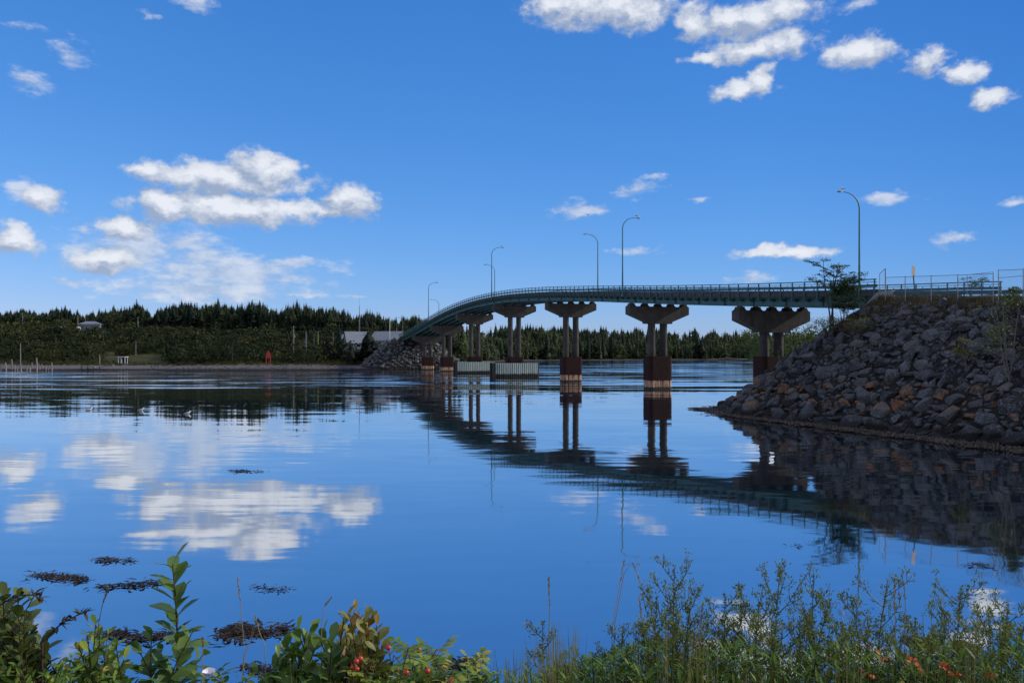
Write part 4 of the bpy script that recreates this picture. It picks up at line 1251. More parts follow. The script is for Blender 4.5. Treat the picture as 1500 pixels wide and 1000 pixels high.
lamp_obj('pale curved lamp post by the road at the far bridge end', 0, 1, 0, H=8.5, reach=2.6, group='far shore lamps', loc=at(590, 493, 345), direc=Vector((-1,0,0)))
# lattice radio mast
p = at(526.5, 494, 345); h = (494-430)*345/F
t = thing('radio_mast', 'tall thin lattice radio mast behind the grey-roofed building', 'mast', p)
m = MB()
for k in range(3):
    a = 2*PI*k/3; m.bar((.38*math.cos(a), .38*math.sin(a), -2), (.06*math.cos(a), .06*math.sin(a), h*.72), .09)
for j in range(18):
    z0 = h*.72*j/18; z1 = h*.72*(j+1)/18; q0 = .38-.32*j/18; q1 = .38-.32*(j+1)/18
    for k in range(3):
        a, b_ = 2*PI*k/3, 2*PI*(k+1)/3
        m.bar((q0*math.cos(a), q0*math.sin(a), z0), (q1*math.cos(b_), q1*math.sin(b_), z1), .05)
m.build('lattice', M['galv'], t)
m = MB(); m.tube([(0,0,h*.70),(0,0,h)], [.05,.025], 6); m.build('antenna', M['galv'], t)
# wires
a0 = at(430, 478, 318); 
for (b0, lab, sag) in ((at(240, 506, 330), 'long sagging wire running left from the transformer pole', 1.5), (at(571, 477, 330), 'sagging wire running right from the transformer pole', .8)):
    m = MB(); pts = [a0.lerp(b0, i/16) - Vector((0,0,sag*4*(i/16)*(1-i/16))) for i in range(17)]; m.tube(pts, .035, 5)
    o = m.build('power_line', M['dark_metal']); localize(o); tag(o, lab, 'wire', 'wires on the left shore')

def house(name, lab, x, yb, D, w, d, hw, hr, rot, wall, roof, hip=False, nwin=4, chim=False, porch=False):
    p = at(x, yb, D); t = thing(name, lab, 'house' if name == 'house' else 'building', p); t.rotation_euler.z = rot
    m = MB(); m.box((0,0,hw/2-1.), w/2, d/2, hw/2+1.)
    if not hip: m.add([(-w/2,-d/2,hw+.003),(-w/2,d/2,hw+.003),(-w/2,0,hw+hr-.05),(w/2,-d/2,hw+.003),(w/2,d/2,hw+.003),(w/2,0,hw+hr-.05)], [(0,2,1),(3,4,5)])
    m.build('wall', wall, t)
    m = MB(); e = .45
    if hip:
        V = [(-w/2-e,-d/2-e,hw),(w/2+e,-d/2-e,hw),(w/2+e,d/2+e,hw),(-w/2-e,d/2+e,hw),(-w*.2,0,hw+hr),(w*.2,0,hw+hr)]
        m.add(V, [(0,1,5,4),(1,2,5),(2,3,4,5),(3,0,4),(3,2,1,0)])
    else:
        k = hr/(d/2); o_ = .12
        V = [(-w/2-e,-d/2-e,hw-k*e),(w/2+e,-d/2-e,hw-k*e),(w/2+e,0,hw+hr),(-w/2-e,0,hw+hr),(w/2+e,d/2+e,hw-k*e),(-w/2-e,d/2+e,hw-k*e)]
        V2 = [(a, b_, c+.16) for a, b_, c in V]
        m.add(V+V2, [(6,7,8,9),(9,8,10,11),(1,0,3,2),(2,3,5,4),(0,1,7,6),(4,5,11,10),(1,2,8,7),(2,4,10,8),(0,6,9,3),(3,9,11,5)])
    ro = m.build('roof', roof, t)
    if chim: m = MB(); m.box((w*.12, .3, hw+hr*.9), .35, .35, .7); m.build('chimney', M['concrete'], ro)
    for i in range(nwin):
        xx = -w/2 + w*(i+.5)/nwin
        m = MB(); m.box((xx, -d/2-.03, hw*.58), w/nwin*.33, .05, hw*.24); wn = m.build('window', M['white_paint'], t)
        m = MB(); m.box((xx, -d/2-.075, hw*.58), w/nwin*.28, .02, hw*.19); m.build('pane', M['glass'], wn)
    return t
house('house', 'low grey house with a shallow roof on the left hillside', 133, 483, 520, 13, 8, 3.6, 2.0, R(8), M['house_wall'], M['roof'], True, 6, False)
house('building', 'long building with a grey metal roof by the far bridge end', 569, 507, 335, 12, 10, 2.6, 3.6, R(-14), M['house_wall'], M['roof'], False, 4)
house('building', 'building with a steep grey roof slope behind the dark conifer', 522, 512, 330, 9, 12, 2.8, 4.6, R(20), M['house_wall'], M['roof'], False, 3)
house('house', 'small pale house with a chimney at the left edge of the grey roofs', 510, 507, 338, 5, 6, 3.4, 1.6, R(-10), M['white_paint'], M['roof'], False, 2, True)
house('shed', 'small blue shed on the left hillside under a pale pole', 209, 490, 468, 3.4, 3, 2.2, .9, R(10), M['blue_paint'], M['white_paint'], False, 1)
house('shed', 'low pale shed roof poking from the scrub left of the low house', 82, 484, 515, 10, 5, 1.6, 1.1, R(10), M['grey_wood'], M['roof'], False, 2)
house('shed', 'tiny white shed beside the utility pole near the low house', 116, 484, 515, 2.4, 2.4, 1.8, .8, R(0), M['white_paint'], M['white_paint'], False, 1)
p = at(300, 495, 440); t = thing('white_box', 'small white box at the foot of a short pole', 'box', p)
m = MB(); m.box((.6,0,.5), 1.3, .8, .75); m.build('cabinet', M['white_paint'], t); m = MB(); m.box((.6,0,1.3), 1.4, .9, .06); m.build('lid', M['galv'], t)

# open boat shelter
p = at(180, 531, 290); t = thing('shelter', 'small open shelter with white posts and flat white roof on the shore', 'shelter', p)
for xx, yy in ((-1.2,-.9),(1.2,-.9),(-1.2,.9),(1.2,.9),(0,-.9)):
    m = MB(); m.box((xx, yy, .85), .09, .09, 1.15); m.build('post', M['white_paint'], t)
m = MB(); m.box((0,0,2.08), 1.5, 1.2, .09); m.build('roof', M['white_paint'], t)
m = MB(); m.box((0,.95,1.0), 1.15, .04, .9); m.build('back_board', M['tarred_wood'], t)

# red daymark
p = at(393, 528, 282); h = (528-514)*282/F
t = thing('daymark', 'red triangular daymark on two legs above the left beach', 'navigation mark', p)
for xx in (-.72, .72): m = MB(); m.bar((xx,0,-1.2), (xx,0,1.2), .2); m.build('leg', M['red_paint'], t)
m = MB(); m.prism([(-.95,.9),(.95,.9),(.8,2.2),(0,3.7),(-.8,2.2)], lambda a, c: Vector((a,-.06,c)), lambda a, c: Vector((a,.06,c))); m.build('board', M['red_paint'], t)

# old dock pilings and a ramp
r_ = np.random.default_rng(3)
for i, (x, yt) in enumerate([(2,533),(9,531),(17,526),(22,534),(31,536),(39,535),(46,531),(54,524),(58,535),(62,533),(67,535),(71,536),(76,531),(44,538),(26,538)]):
    D = 256 + r_.uniform(-3, 5); p = at(x, HY+EYE*F/D, D); p.z = -.8
    t = thing('dock_piling', 'weathered wooden piling of the old dock at the left shore', 'piling', p, 'old dock pilings')
    hh = EYE + (HY-yt)*D/F + .8
    m = MB(); m.tube([(0,0,-.5),(r_.normal(0,.06),0,hh*.6),(r_.normal(0,.12),r_.normal(0,.1),hh)], [.24,.22,.18], 8); m.build('shaft', M['grey_wood'], t)
p = at(133, 539, 262); p.z = .1; t = thing('dock', 'low grey timber dock at the edge of the left shore', 'dock', p)
m = MB(); m.box((0,0,.95), 2.3, 2.2, .14); m.build('deck', M['grey_wood'], t)
for xx, yy in ((-2,-1.9),(2,-1.9),(-2,1.9),(2,1.9),(0,-1.9)): m = MB(); m.tube([(xx,yy,-1),(xx,yy,1.5 if xx < 0 else 1.0)], .16, 8); m.build('post', M['tarred_wood'], t)
m = MB(); m.add([(2.35,-1.1,.95),(7.6,-1.1,1.5),(7.6,1.1,1.5),(2.35,1.1,.95),(2.35,-1.1,.8),(7.6,-1.1,1.35),(7.6,1.1,1.35),(2.35,1.1,.8)], [(0,1,2,3),(7,6,5,4),(0,4,5,1),(1,5,6,2),(2,6,7,3),(3,7,4,0)]); m.build('ramp', M['grey_wood'], t)
# pale stones on the beach, logs on the far shore
bulk = Bulk()
for k in range(700):
    x = r_.uniform(215, 520); D = r_.uniform(258, 284); X = (x-CX)*D/F; z = float(land_z(X, D)); v, f = ROCK_T[int(r_.integers(0, 8))]; s_ = r_.uniform(.12, .45)
    bulk.add(v*s_ + [X, D, z], tris=f, tint=r_.uniform(.5, .9))
tag(bulk.build('beach_stones', M['far_rock']), 'pale stones scattered on the grey left beach', 'stones', kind='stuff')
for x, y, lab in ((1075, 525, 'pale driftwood log on the far shore right of mid bridge'), (1063, 525.5, 'thin driftwood log lying left of the paler one on the far shore')):
    X = (x-CX)*700/F; Y = float(shore_y(X))+7; t = thing('driftwood_log', lab, 'log', (X, Y, float(land_z(X, Y))+.5), 'logs on the far shore')
    m = MB(); m.tube([(-6,0,0),(0,.5,.3),(6,.2,.2)], [.5,.6,.35], 8); m.tube([(1,.3,.3),(3,-.6,1.2)], [.25,.1], 6); m.build('trunk', M['pale_bark'], t)

# ------------------------------------------------------------------ trees and shrubs rooted in the near rocks
def limb_tree(name, lab, p, h, spread, nl, bark, leafm, seed, clump_n=70, leaf=.10, crown_lo=.35, flat=.45, stems=3, cat='tree', lean=0., cl=(.16,.30)):
    r_ = np.random.default_rng(seed); t = thing(name, lab, cat, p)
    m = MB(); tips = []
    for s_ in range(stems):
        a = r_.uniform(0, 6.28); top = Vector((spread*.35*math.cos(a)*r_.uniform(.3,1)+lean, spread*.3*math.sin(a), h*r_.uniform(.72, .95)))
        base = Vector((r_.normal(0,.12), r_.normal(0,.12), -.3)); pts = []
        for i in range(7):
            u = i/6; pts.append(base.lerp(top, u) + Vector((math.sin(u*5+s_)*.05*h*.3, math.cos(u*4+s_*2)*.04*h*.3, 0)))
        r0 = h*(.013 if stems < 4 else .008); m.tube(pts, [r0*(1-.75*i/6) for i in range(7)], 7)
        tips.append((top, 1.))
        for k in range(nl):
            u = r_.uniform(crown_lo, .95); j = min(5, int(u*6)); b0 = pts[j].lerp(pts[j+1], u*6-j)
            a = r_.uniform(0, 6.28); L = spread*.5*r_.uniform(.35, 1.)*(1.0 if flat < .4 else 1.15-u*.6)
            e = b0 + Vector((math.cos(a)*L, math.sin(a)*L, L*r_.uniform(.25, .75)))
            mid = b0.lerp(e, .5) + Vector((0,0,-.05*L))
            m.tube([b0, mid, e], [r0*.42, r0*.3, r0*.12], 5, cap=False); tips.append((e, r_.uniform(.6, 1.)))
            if r_.uniform() < .7: tips.append((mid, .5))
    m.build('trunk', bark, t)
    b = Bulk()
    for e, k in tips:
        cr = spread*r_.uniform(*cl)*k; ct = r_.normal(0, .15)
        for i in range(int(clump_n*k)):
            d = r_.normal(size=3); d /= np.linalg.norm(d); q = np.array(e) + d*cr*r_.uniform(.2, 1)*np.array([1.2,1.2,flat])
            nrm = np.array([0,0,1.]) + r_.normal(0, .55, 3); nrm /= np.linalg.norm(nrm)
            x = np.cross(nrm, d); x /= np.linalg.norm(x)+1e-6; y = np.cross(nrm, x); L = leaf*r_.uniform(.6, 1.3)
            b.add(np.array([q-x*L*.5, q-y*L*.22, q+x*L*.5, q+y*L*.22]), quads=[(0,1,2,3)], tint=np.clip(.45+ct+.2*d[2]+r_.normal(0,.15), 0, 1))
    b.build('crown', leafm, t)
    return t
p = at(1216, 482, 71.5); limb_tree('sumac_tree', 'tall open sumac tree with layered leaf tufts in front of the bridge girder', p, 6.7, 3.6, 6, M['bark'], M['sumac'], 17, 80, .17, .60, .30, 3, lean=-.2, cl=(.12,.20))
p = at(1238, 474, 70.5); limb_tree('leafy_tree', 'dense leafy tree just left of the lamp, covering the bridge girder', p, 4.7, 3.0, 9, M['bark'], M['sumac'], 9, 130, .17, .3, .65, 5, lean=.0, cl=(.16,.27))
def slope_shrub(x, y, h, w, lab, leafm, seed, name='shrub', bark=None, clump=40, leaf=.10, stems=4, nl=4, lo=.3, flat=.7):
    # where the sight line meets the slope
    best = None
    for D in np.arange(45, 90, .1):
        q = at(x, y, D); rel = q-E0; s = rel.dot(U); l = rel.dot(N)+5.2
        if near_h(s, l)[0] >= q.z: best = q; break
    if best is None: best = at(x, y, 70)
    return limb_tree(name, lab, best, h, w, nl, bark or M['pale_bark'], leafm, seed, clump, leaf, lo, flat, stems, 'shrub')
slope_shrub(1205, 492, 1.7, 2.6, 'low green shrub at the foot of the tall sumac', M['sumac'], 1, clump=70, leaf=.13)
slope_shrub(1236, 488, 1.3, 3.2, 'orange-brown shrub spreading below the sumac on the rocks', M['orange_leaf'], 2, clump=80, leaf=.12)
slope_shrub(1262, 492, 1.5, 2.4, 'yellow-green shrub right of the orange-brown one on the rocks', M['olive_leaf'], 31, clump=60, leaf=.12)
slope_shrub(1251, 541, 2.6, 1.1, 'bare pale sapling stems standing among the boulders', M['olive_leaf'], 3, 'sapling', clump=9, leaf=.12, stems=3, nl=3)
slope_shrub(1416, 547, 2.9, 1.5, 'small yellow-green sapling alone in the middle of the boulders', M['olive_leaf'], 6, 'sapling', clump=60, leaf=.14, stems=2, nl=5, lo=.45)
slope_shrub(1476, 556, 6.0, 3.4, 'pale bare-branched small tree with few leaves at the right edge', M['olive_leaf'], 7, 'small_tree', clump=34, leaf=.14, stems=4, nl=6, lo=.25)
slope_shrub(1497, 470, 2.8, 2.4, 'leafy green bush at the top right edge of the rock slope', M['sumac'], 8, clump=90, leaf=.14)
slope_shrub(1462, 512, 1.6, 2.2, 'dull green shrub among boulders below the small bare tree', M['olive_leaf'], 10, clump=40, leaf=.13)
slope_shrub(1141, 540, 2.2, .8, 'thin sapling in front of the near pier casing', M['olive_leaf'], 12, 'sapling', clump=8, leaf=.12, stems=2, nl=3)
p = B(s_at(1428, 4.)-.0, -7.0, zg(-4)-.2); p = at(1428, 427, 80); limb_tree('shrub', 'small dark shrub behind the fence at upper right', p, 1.6, 2.6, 5, M['bark'], M['sumac'], 14, 60, .15, .3, .5, 3, 'shrub')
# ------------------------------------------------------------------ plants on the bank in front of the camera
rp = np.random.default_rng(55)
def nrm3(v): return v/(np.linalg.norm(v)+1e-9)
LT = np.array([0., .22, .5, .8, 1.]); LW_OB = np.array([.10, .50, .92, .90, .10]); LW_EL = np.array([.12, .80, 1., .62, .05])
def leaf(b, p, d, up, L, W, curl=.15, fold=.18, tint=.5, prof=LW_OB):
    d = nrm3(np.asarray(d, float)); q = np.cross(d, up); 
    if np.linalg.norm(q) < 1e-3: q = np.cross(d, [1., 0, 0])
    q = nrm3(q); u = np.cross(q, d)
    V = []
    for t, w in zip(LT, prof):
        c = p + d*L*t - u*(curl*L*t*t)
        V += [c - q*W*.5*w + u*fold*W*w*.5, c, c + q*W*.5*w + u*fold*W*w*.5]
    Q = []
    for i in range(4):
        Q += [(3*i, 3*i+1, 3*i+4, 3*i+3), (3*i+1, 3*i+2, 3*i+5, 3*i+4)]
    b.add(np.array(V), quads=Q, tint=tint)
def sliver(b, p, d, L, W, tint):
    d = nrm3(np.asarray(d, float)); q = nrm3(np.cross(d, rp.normal(size=3)))
    b.add(np.array([p, p+d*L*.5+q*W*.5, p+d*L, p+d*L*.5-q*W*.5]), quads=[(0,1,2,3)], tint=tint)
def curve(p0, p1, bend, n=7):
    p0, p1 = np.asarray(p0, float), np.asarray(p1, float)
    return [p0 + (p1-p0)*t + np.asarray(bend)*math.sin(PI*t) for t in np.linspace(0, 1, n)]
def along(pts, t):
    k = min(int(t*(len(pts)-1)), len(pts)-2); f = t*(len(pts)-1)-k
    return pts[k]*(1-f)+pts[k+1]*f, nrm3(pts[k+1]-pts[k])
def shoot(b, m, p0, p1, bend, n, L, t0=.15, elev=.75, W=.45, r=.004, base_tint=.45, prof=LW_OB, tipsize=.6):
    pts = curve(p0, p1, bend)
    m.tube(pts, [r*(1-.6*i/6) for i in range(7)], 5, cap=False)
    for i in range(n):
        t = t0 + (1-t0)*(i/(max(n-1,1)))**.9; p, ax = along(pts, min(t, .999))
        a = i*2.4 + rp.normal(0, .25); s = nrm3(np.cross(ax, [.3, 1., .1])); s2 = np.cross(ax, s)
        out = s*math.cos(a)+s2*math.sin(a)
        e = elev*(.75+.6*t**2) + rp.normal(0, .12)
        d = out*math.cos(e) + ax*math.sin(e)
        sz = L*(1.0 - (1-tipsize)*max(0, (t-.75)/.25))*(.72+.28*min(1, (t-t0)*5))*rp.uniform(.8, 1.15)
        leaf(b, p, d, ax, sz, sz*W*rp.uniform(.85, 1.15), rp.uniform(.05, .35), rp.uniform(.1, .3), np.clip(base_tint+.35*(t-.5)+rp.normal(0, .14), 0, 1), prof)
def gp(x, D, dx=0.):
    X = (x-CX)*D/F + dx; return np.array([X, D, bank_z(X, D)-.03])
def apx(x, y, D): return np.array(at(x, y, D))
def shrub_fg(name, lab, cx, D, tops, L, leafm, group=None, n=(12, 18), W=.45, tint=.45, t0=.3, elev=.7, prof=LW_OB, spread=.12, cat='shrub', bend=.05, depth=.15):
    base = gp(cx, D); t = thing(name, lab, cat, base, group); b = Bulk(); m = MB()
    for (x, y) in tops:
        DD = D + rp.uniform(-depth, depth); top = apx(x, y, DD) - base
        p0 = np.array([rp.normal(0, spread*.4) + top[0]*.35, rp.normal(0, spread*.3), 0])
        shoot(b, m, p0, top, rp.normal(0, bend, 3)*[1,1,.2], int(rp.integers(*n)), L*rp.uniform(.85, 1.15), t0, elev, W, base_tint=tint+rp.normal(0,.08), prof=prof)
    m.build('stem', M['dark_stem'], t); b.build('foliage', leafm, t)
    return t

# the tall single shoot
base = gp(243, 2.75); t = thing('leafy_shoot', 'tall upright leafy shoot standing alone against the water at left', 'plant', base); b = Bulk(); m = MB()
shoot(b, m, np.zeros(3), apx(253, 826, 2.75)-base, [.03, 0, 0], 34, .105, .38, .62, .52, .006, .45, tipsize=.8)
for x, y in ((203, 950), (222, 930), (282, 925), (268, 945), (296, 960), (236, 955)):
    shoot(b, m, np.array([rp.normal(0,.03), rp.normal(0,.03), .05]), apx(x, y, 2.75+rp.uniform(-.12,.12))-base, [rp.normal(0,.04), 0, 0], 15, .092, .35, .6, .52, .004, .38)
m.build('stem', M['dark_stem'], t); b.build('foliage', M['bayberry'], t)

tops = [(rp.uniform(-40, 62), rp.uniform(868, 960)) for _ in range(40)] + [(8, 864), (28, 880), (47, 905), (-12, 872), (70, 935)]
shrub_fg('leafy_shrub', 'large dark green shrub filling the bottom left corner', 18, 2.7, tops, .072, M['olive_leaf'], n=(14, 20), W=.56, tint=.32, t0=.4, spread=.25)
tops = [(rp.uniform(-60, 130), rp.uniform(955, 1005)) for _ in range(30)]
shrub_fg('low_shrub', 'low leafy growth along the bottom edge below the left shrub', 40, 2.55, tops, .045, M['rose_leaf'], n=(12, 18), tint=.35, t0=.5, prof=LW_EL, spread=.3)
# arching reddish tips
for k, (p0, p1, p2, lab) in enumerate([((-20, 900), (30, 858), (60, 876), 'arching reddish leafy tip at the far left edge'), ((62, 940), (90, 905), (128, 896), 'arching reddish leafy twig left of the tall shoot')]):
    D = 2.6; base = gp(p0[0], D); t = thing('arching_twig', lab, 'twig', base); b = Bulk(); m = MB()
    A, Bq, C = [apx(x, y, D)-base for x, y in (p0, p1, p2)]
    pts = [np.zeros(3), A] + [A*(1-u)**2 + 2*u*(1-u)*Bq + u*u*C for u in np.linspace(.15, 1, 7)]
    m.tube(pts, [.004]*2+[.0035-.0004*i for i in range(7)], 5)
    for i in range(34):
        u = rp.uniform(.25, 1); p = A*(1-u)**2 + 2*u*(1-u)*Bq + u*u*C; ax = nrm3(C-A)
        leaf(b, p, ax*.7+rp.normal(0,.5,3)+[0,0,.15], np.array([0,0,1.]), rp.uniform(.018,.032), .011, .2, .2, rp.uniform(0,1), LW_EL)
    m.build('stem', M['dark_stem'], t); b.build('foliage', M['tip_leaf'], t)

tops = [(140, 914), (128, 930), (158, 928), (115, 945), (170, 945), (146, 938), (182, 965), (104, 965), (135, 960), (160, 962), (122, 978), (176, 985), (150, 985), (95, 985)]
shrub_fg('green_bush', 'bright green bush between the left corner shrub and the tall shoot', 145, 2.75, [t for t in tops for _ in (0, 1)], .062, M['rose_leaf'], n=(16, 22), W=.42, tint=.36, t0=.4, spread=.15)
tops = [(420, 938), (437, 925), (456, 922), (474, 928), (486, 940), (408, 962), (430, 958), (462, 950), (415, 985), (446, 978), (480, 965), (404, 990)]
shrub_fg('broadleaf_shrub', 'shrub with broad green leaves left of the berry bush', 447, 2.7, tops + [(424, 950), (452, 940), (470, 938), (412, 975)], .10, M['bayberry'], n=(13, 17), tint=.42, t0=.38, elev=.8, W=.52, spread=.15)
tops = [(520, 893), (546, 900), (503, 908), (532, 905), (555, 925), (496, 930), (515, 930), (540, 935), (560, 945), (505, 955), (530, 960), (495, 975)]
shrub_fg('olive_shrub', 'olive-tinged shrub rising above the berry bush', 526, 2.75, tops + [(512, 900), (538, 898), (525, 915), (552, 915), (535, 945), (518, 945)], .074, M['olive_leaf'], n=(16, 20), W=.52, tint=.5, t0=.42, elev=.85, spread=.14)

# rose bush with hips, one white flower on another
def rose_bush(lab, cx, D, pts, leafm, hips=(), flower=None, L=.03, extra_red=0, tint=.5, nl=26):
    base = gp(cx, D); t = thing('rose_bush', lab, 'bush', base, None); b = Bulk(); m = MB(); red = Bulk()
    for (x, y) in pts:
        top = apx(x, y, D + rp.uniform(-.2, .2)) - base
        c = curve([top[0]*.4, rp.normal(0, .05), 0], top, rp.normal(0, .05, 3)*[1,1,.3]); m.tube(c, [.004-.0004*i for i in range(7)], 5, cap=False)
        for i in range(nl//3):
            u = rp.uniform(.45, 1); p, ax = along(c, min(u, .99)); a = rp.uniform(0, 6.28)
            rd = nrm3(np.array([math.cos(a), math.sin(a), rp.uniform(.0, .8)])); rl = L*2.4*rp.uniform(.8, 1.2); tn = np.clip(tint+rp.normal(0, .2), 0, 1)
            up = nrm3(np.array([0,0,1.])+rp.normal(0,.25,3)); side = nrm3(np.cross(rd, up))
            m.tube([p, p+rd*rl*.5+[0,0,.004], p+rd*rl], .0012, 3, cap=False)
            for (f, sg) in ((.3,1),(.3,-1),(.6,1),(.6,-1),(.85,1),(.85,-1)):
                leaf(b, p+rd*rl*f, side*sg+rd*.45, up, L*rp.uniform(.8,1.15), L*.62, .2, .2, np.clip(tn+rp.normal(0,.08),0,1), LW_EL)
            leaf(b, p+rd*rl, rd, up, L*1.1, L*.65, .25, .2, tn, LW_EL)
    m.build('stem', M['dark_stem'], t); b.build('foliage', leafm, t)
    for (x, y, DD) in hips:
        c = apx(x, y, DD) - base; r = rp.uniform(.007, .010); h = MB(); V = []
        prof = [(-1., .12), (-.8, .62), (-.3, 1.), (.3, .98), (.75, .62), (.95, .22)]
        for z, q in prof: V += [c + np.array([r*q*math.cos(a), r*q*math.sin(a), z*r]) for a in np.linspace(0, 2*PI, 10, endpoint=False)]
        h.add(V, [(j*10+i, j*10+(i+1)%10, (j+1)*10+(i+1)%10, (j+1)*10+i) for j in range(5) for i in range(10)] + [tuple(range(50, 60)), tuple(reversed(range(10)))])
        for i in range(5):
            a = i*1.257; h.add([c+[r*.2*math.cos(a-.5), r*.2*math.sin(a-.5), r*.95], c+[r*.2*math.cos(a+.5), r*.2*math.sin(a+.5), r*.95], c+[r*.7*math.cos(a), r*.7*math.sin(a), r*2.2]], [(0,1,2)])
        h.build('rose_hip', M['hip'], t, smooth=True)
    if flower:
        x, y, DD = flower; c = apx(x, y, DD) - base; fb = Bulk()
        for i in range(7):
            a = i*.9; d = np.array([math.cos(a), math.sin(a)*.8-.25, .5]); leaf(fb, c, d, np.array([0,-.5,1.]), .026, .026, -.2, .3, .5)
        fb.build('flower', M['petal'], t)
    return t
pts = [(rp.uniform(560, 650), rp.uniform(945, 965)) for _ in range(12)] + [(rp.uniform(520, 700), rp.uniform(968, 1010)) for _ in range(22)] + [(695, 968), (702, 978), (683, 972), (640, 950)]
hips = [(522, 968, 2.5), (516, 977, 2.48), (523, 979, 2.46), (569, 948, 2.5), (613, 951, 2.55), (595, 984, 2.4), (626, 982, 2.45), (662, 998, 2.4), (528, 964, 2.52)]
rose_bush('yellowing wild rose bush with red hips at bottom centre-left', 610, 2.62, pts, M['rose_leaf'], hips, tint=.62)
rose_bush('small low rose bush bearing one white flower right of the tall shoot', 318, 2.6, [(285, 990), (300, 998), (322, 992), (335, 1000), (310, 1003), (345, 1008)], M['rose_leaf'], (), (306, 989, 2.5), tint=.4)
for cx, lab, hp in ((855, 'low dense green bush at the bottom edge left of the tall asters', ()), (925, 'low green bush under the arching grass stalk', ())):
    rose_bush(lab, cx, 2.75, [(cx+rp.uniform(-45, 45), rp.uniform(952, 1000)) for _ in range(20)], M['rose_leaf'], hp, tint=.42, L=.020)
def red_bush(lab, cx, spots, hp=()):
    t = rose_bush(lab, cx, 2.8, [(cx+rp.uniform(-50, 50), rp.uniform(962, 1003)) for _ in range(16)], M['rose_leaf'], hp, tint=.4, L=.019)
    b = Bulk(); base = np.array(t.location)
    for (x, y) in spots:
        c = apx(x, y, 2.5)-base
        for i in range(3): leaf(b, c+rp.normal(0,.006,3), rp.normal(0,1,3)+[0,-.3,.2], np.array([0,-.7,.7]), 0.017*rp.uniform(.7,1.2), .013, .5, .4, rp.uniform(0,1), LW_EL)
    b.build('red_leaves', M['flame_leaf'], t)
red_bush('rose bush with bright red-orange leaves, between the third and fourth clear aster from the right', 1335, [(1334, 966), (1342, 974), (1345, 980), (1330, 971)])
red_bush('rose bush with red-orange leaves beside the rightmost tall aster', 1390, [(1383, 975), (1393, 979), (1400, 984), (1389, 983), (1448, 986)])
red_bush('rose bush with a few orange leaves low down among the asters', 1275, [(1270, 984), (1281, 993), (1290, 962)])

def aster(lab, x, y, D, seed, fullness=1.0, wide=1.0, flowers=0):
    r_ = np.random.default_rng(seed); base = gp(x + r_.uniform(-8, 8), D); top = apx(x, y, D) - base; H = top[2]
    t = thing('aster', lab, 'plant', base, 'asters on the bank'); b = Bulk(); m = MB()
    c = curve(np.zeros(3), top, [r_.normal(0,.02), r_.normal(0,.02), 0], 9); m.tube(c, [.0045-.00042*i for i in range(9)], 6, cap=False)
    def twig(p, d, L, lvl):
        n = 5; pts = [p]; dd = d.copy()
        for i in range(n): dd = nrm3(dd + np.array([0,0,.13]) + r_.normal(0,.06,3)); pts.append(pts[-1]+dd*L/n)
        m.tube(pts, [.0019/(1+lvl*.5)*(1-.12*i) for i in range(n+1)], 4, cap=False)
        for i in range(int((6 if lvl == 0 else 3)*fullness*(.6+L*5))):
            u = r_.uniform(.1, 1); q, ax = along(pts, min(u,.99)); sliver(b, q, ax*.6+r_.normal(0,.6,3)+[0,0,.15], r_.uniform(.014, .032), .0052, np.clip(.45+r_.normal(0,.2),0,1))
        for i in range(10):                                   # buds at the tip
            sliver(b, pts[-1]+r_.normal(0,.007,3), dd*.6+r_.normal(0,.5,3)+[0,0,.3], r_.uniform(.008,.015), .0045, np.clip(.55+r_.normal(0,.2),0,1))
        if lvl == 0:
            for i in range(4):
                u = .35+.6*i/4; q, ax = along(pts, min(u,.99)); s = nrm3(np.cross(ax, r_.normal(size=3)))
                twig(q, nrm3(ax*.7+s*.8+[0,0,.25]), L*r_.uniform(.25,.42), 1)
    nb = int(17*fullness)
    for i in range(nb):
        u = .30 + .68*i/nb; p, ax = along(c, min(u,.99)); a = i*2.4+r_.normal(0,.3)
        d = nrm3(np.array([math.cos(a), math.sin(a), .68])); L = wide*H*.30*(1-.72*(u-.30)/.70)*r_.uniform(.8,1.2)+.02
        twig(p, d, L, 0)
    for i in range(int(240*fullness)):
        u = r_.uniform(.2, 1); p, ax = along(c, min(u,.99)); a = r_.uniform(0, 6.28)
        sliver(b, p, np.array([math.cos(a), math.sin(a), r_.uniform(.1,.9)]), r_.uniform(.030,.055)*(1.25-u), .0075*(1.25-.6*u), np.clip(.42+r_.normal(0,.18),0,1))
    for i in range(6): sliver(b, c[-1], np.array([r_.normal(0,.5), r_.normal(0,.5), 1.]), .014, .005, .6)
    m.build('stem', M['stem'], t); b.build('foliage', M['aster_leaf'], t)
    for k in range(flowers):
        fb = Bulk(); p, ax = along(c, r_.uniform(.6,.8)); p = p + r_.normal(0,.05,3)*[1,.3,.5] + [0,-.05,0]
        for i in range(8): a = i*.785; sliver(fb, p, np.array([math.cos(a), -.2, math.sin(a)]), .011, .004, .5)
        fb.build('flower', M['petal'], t)
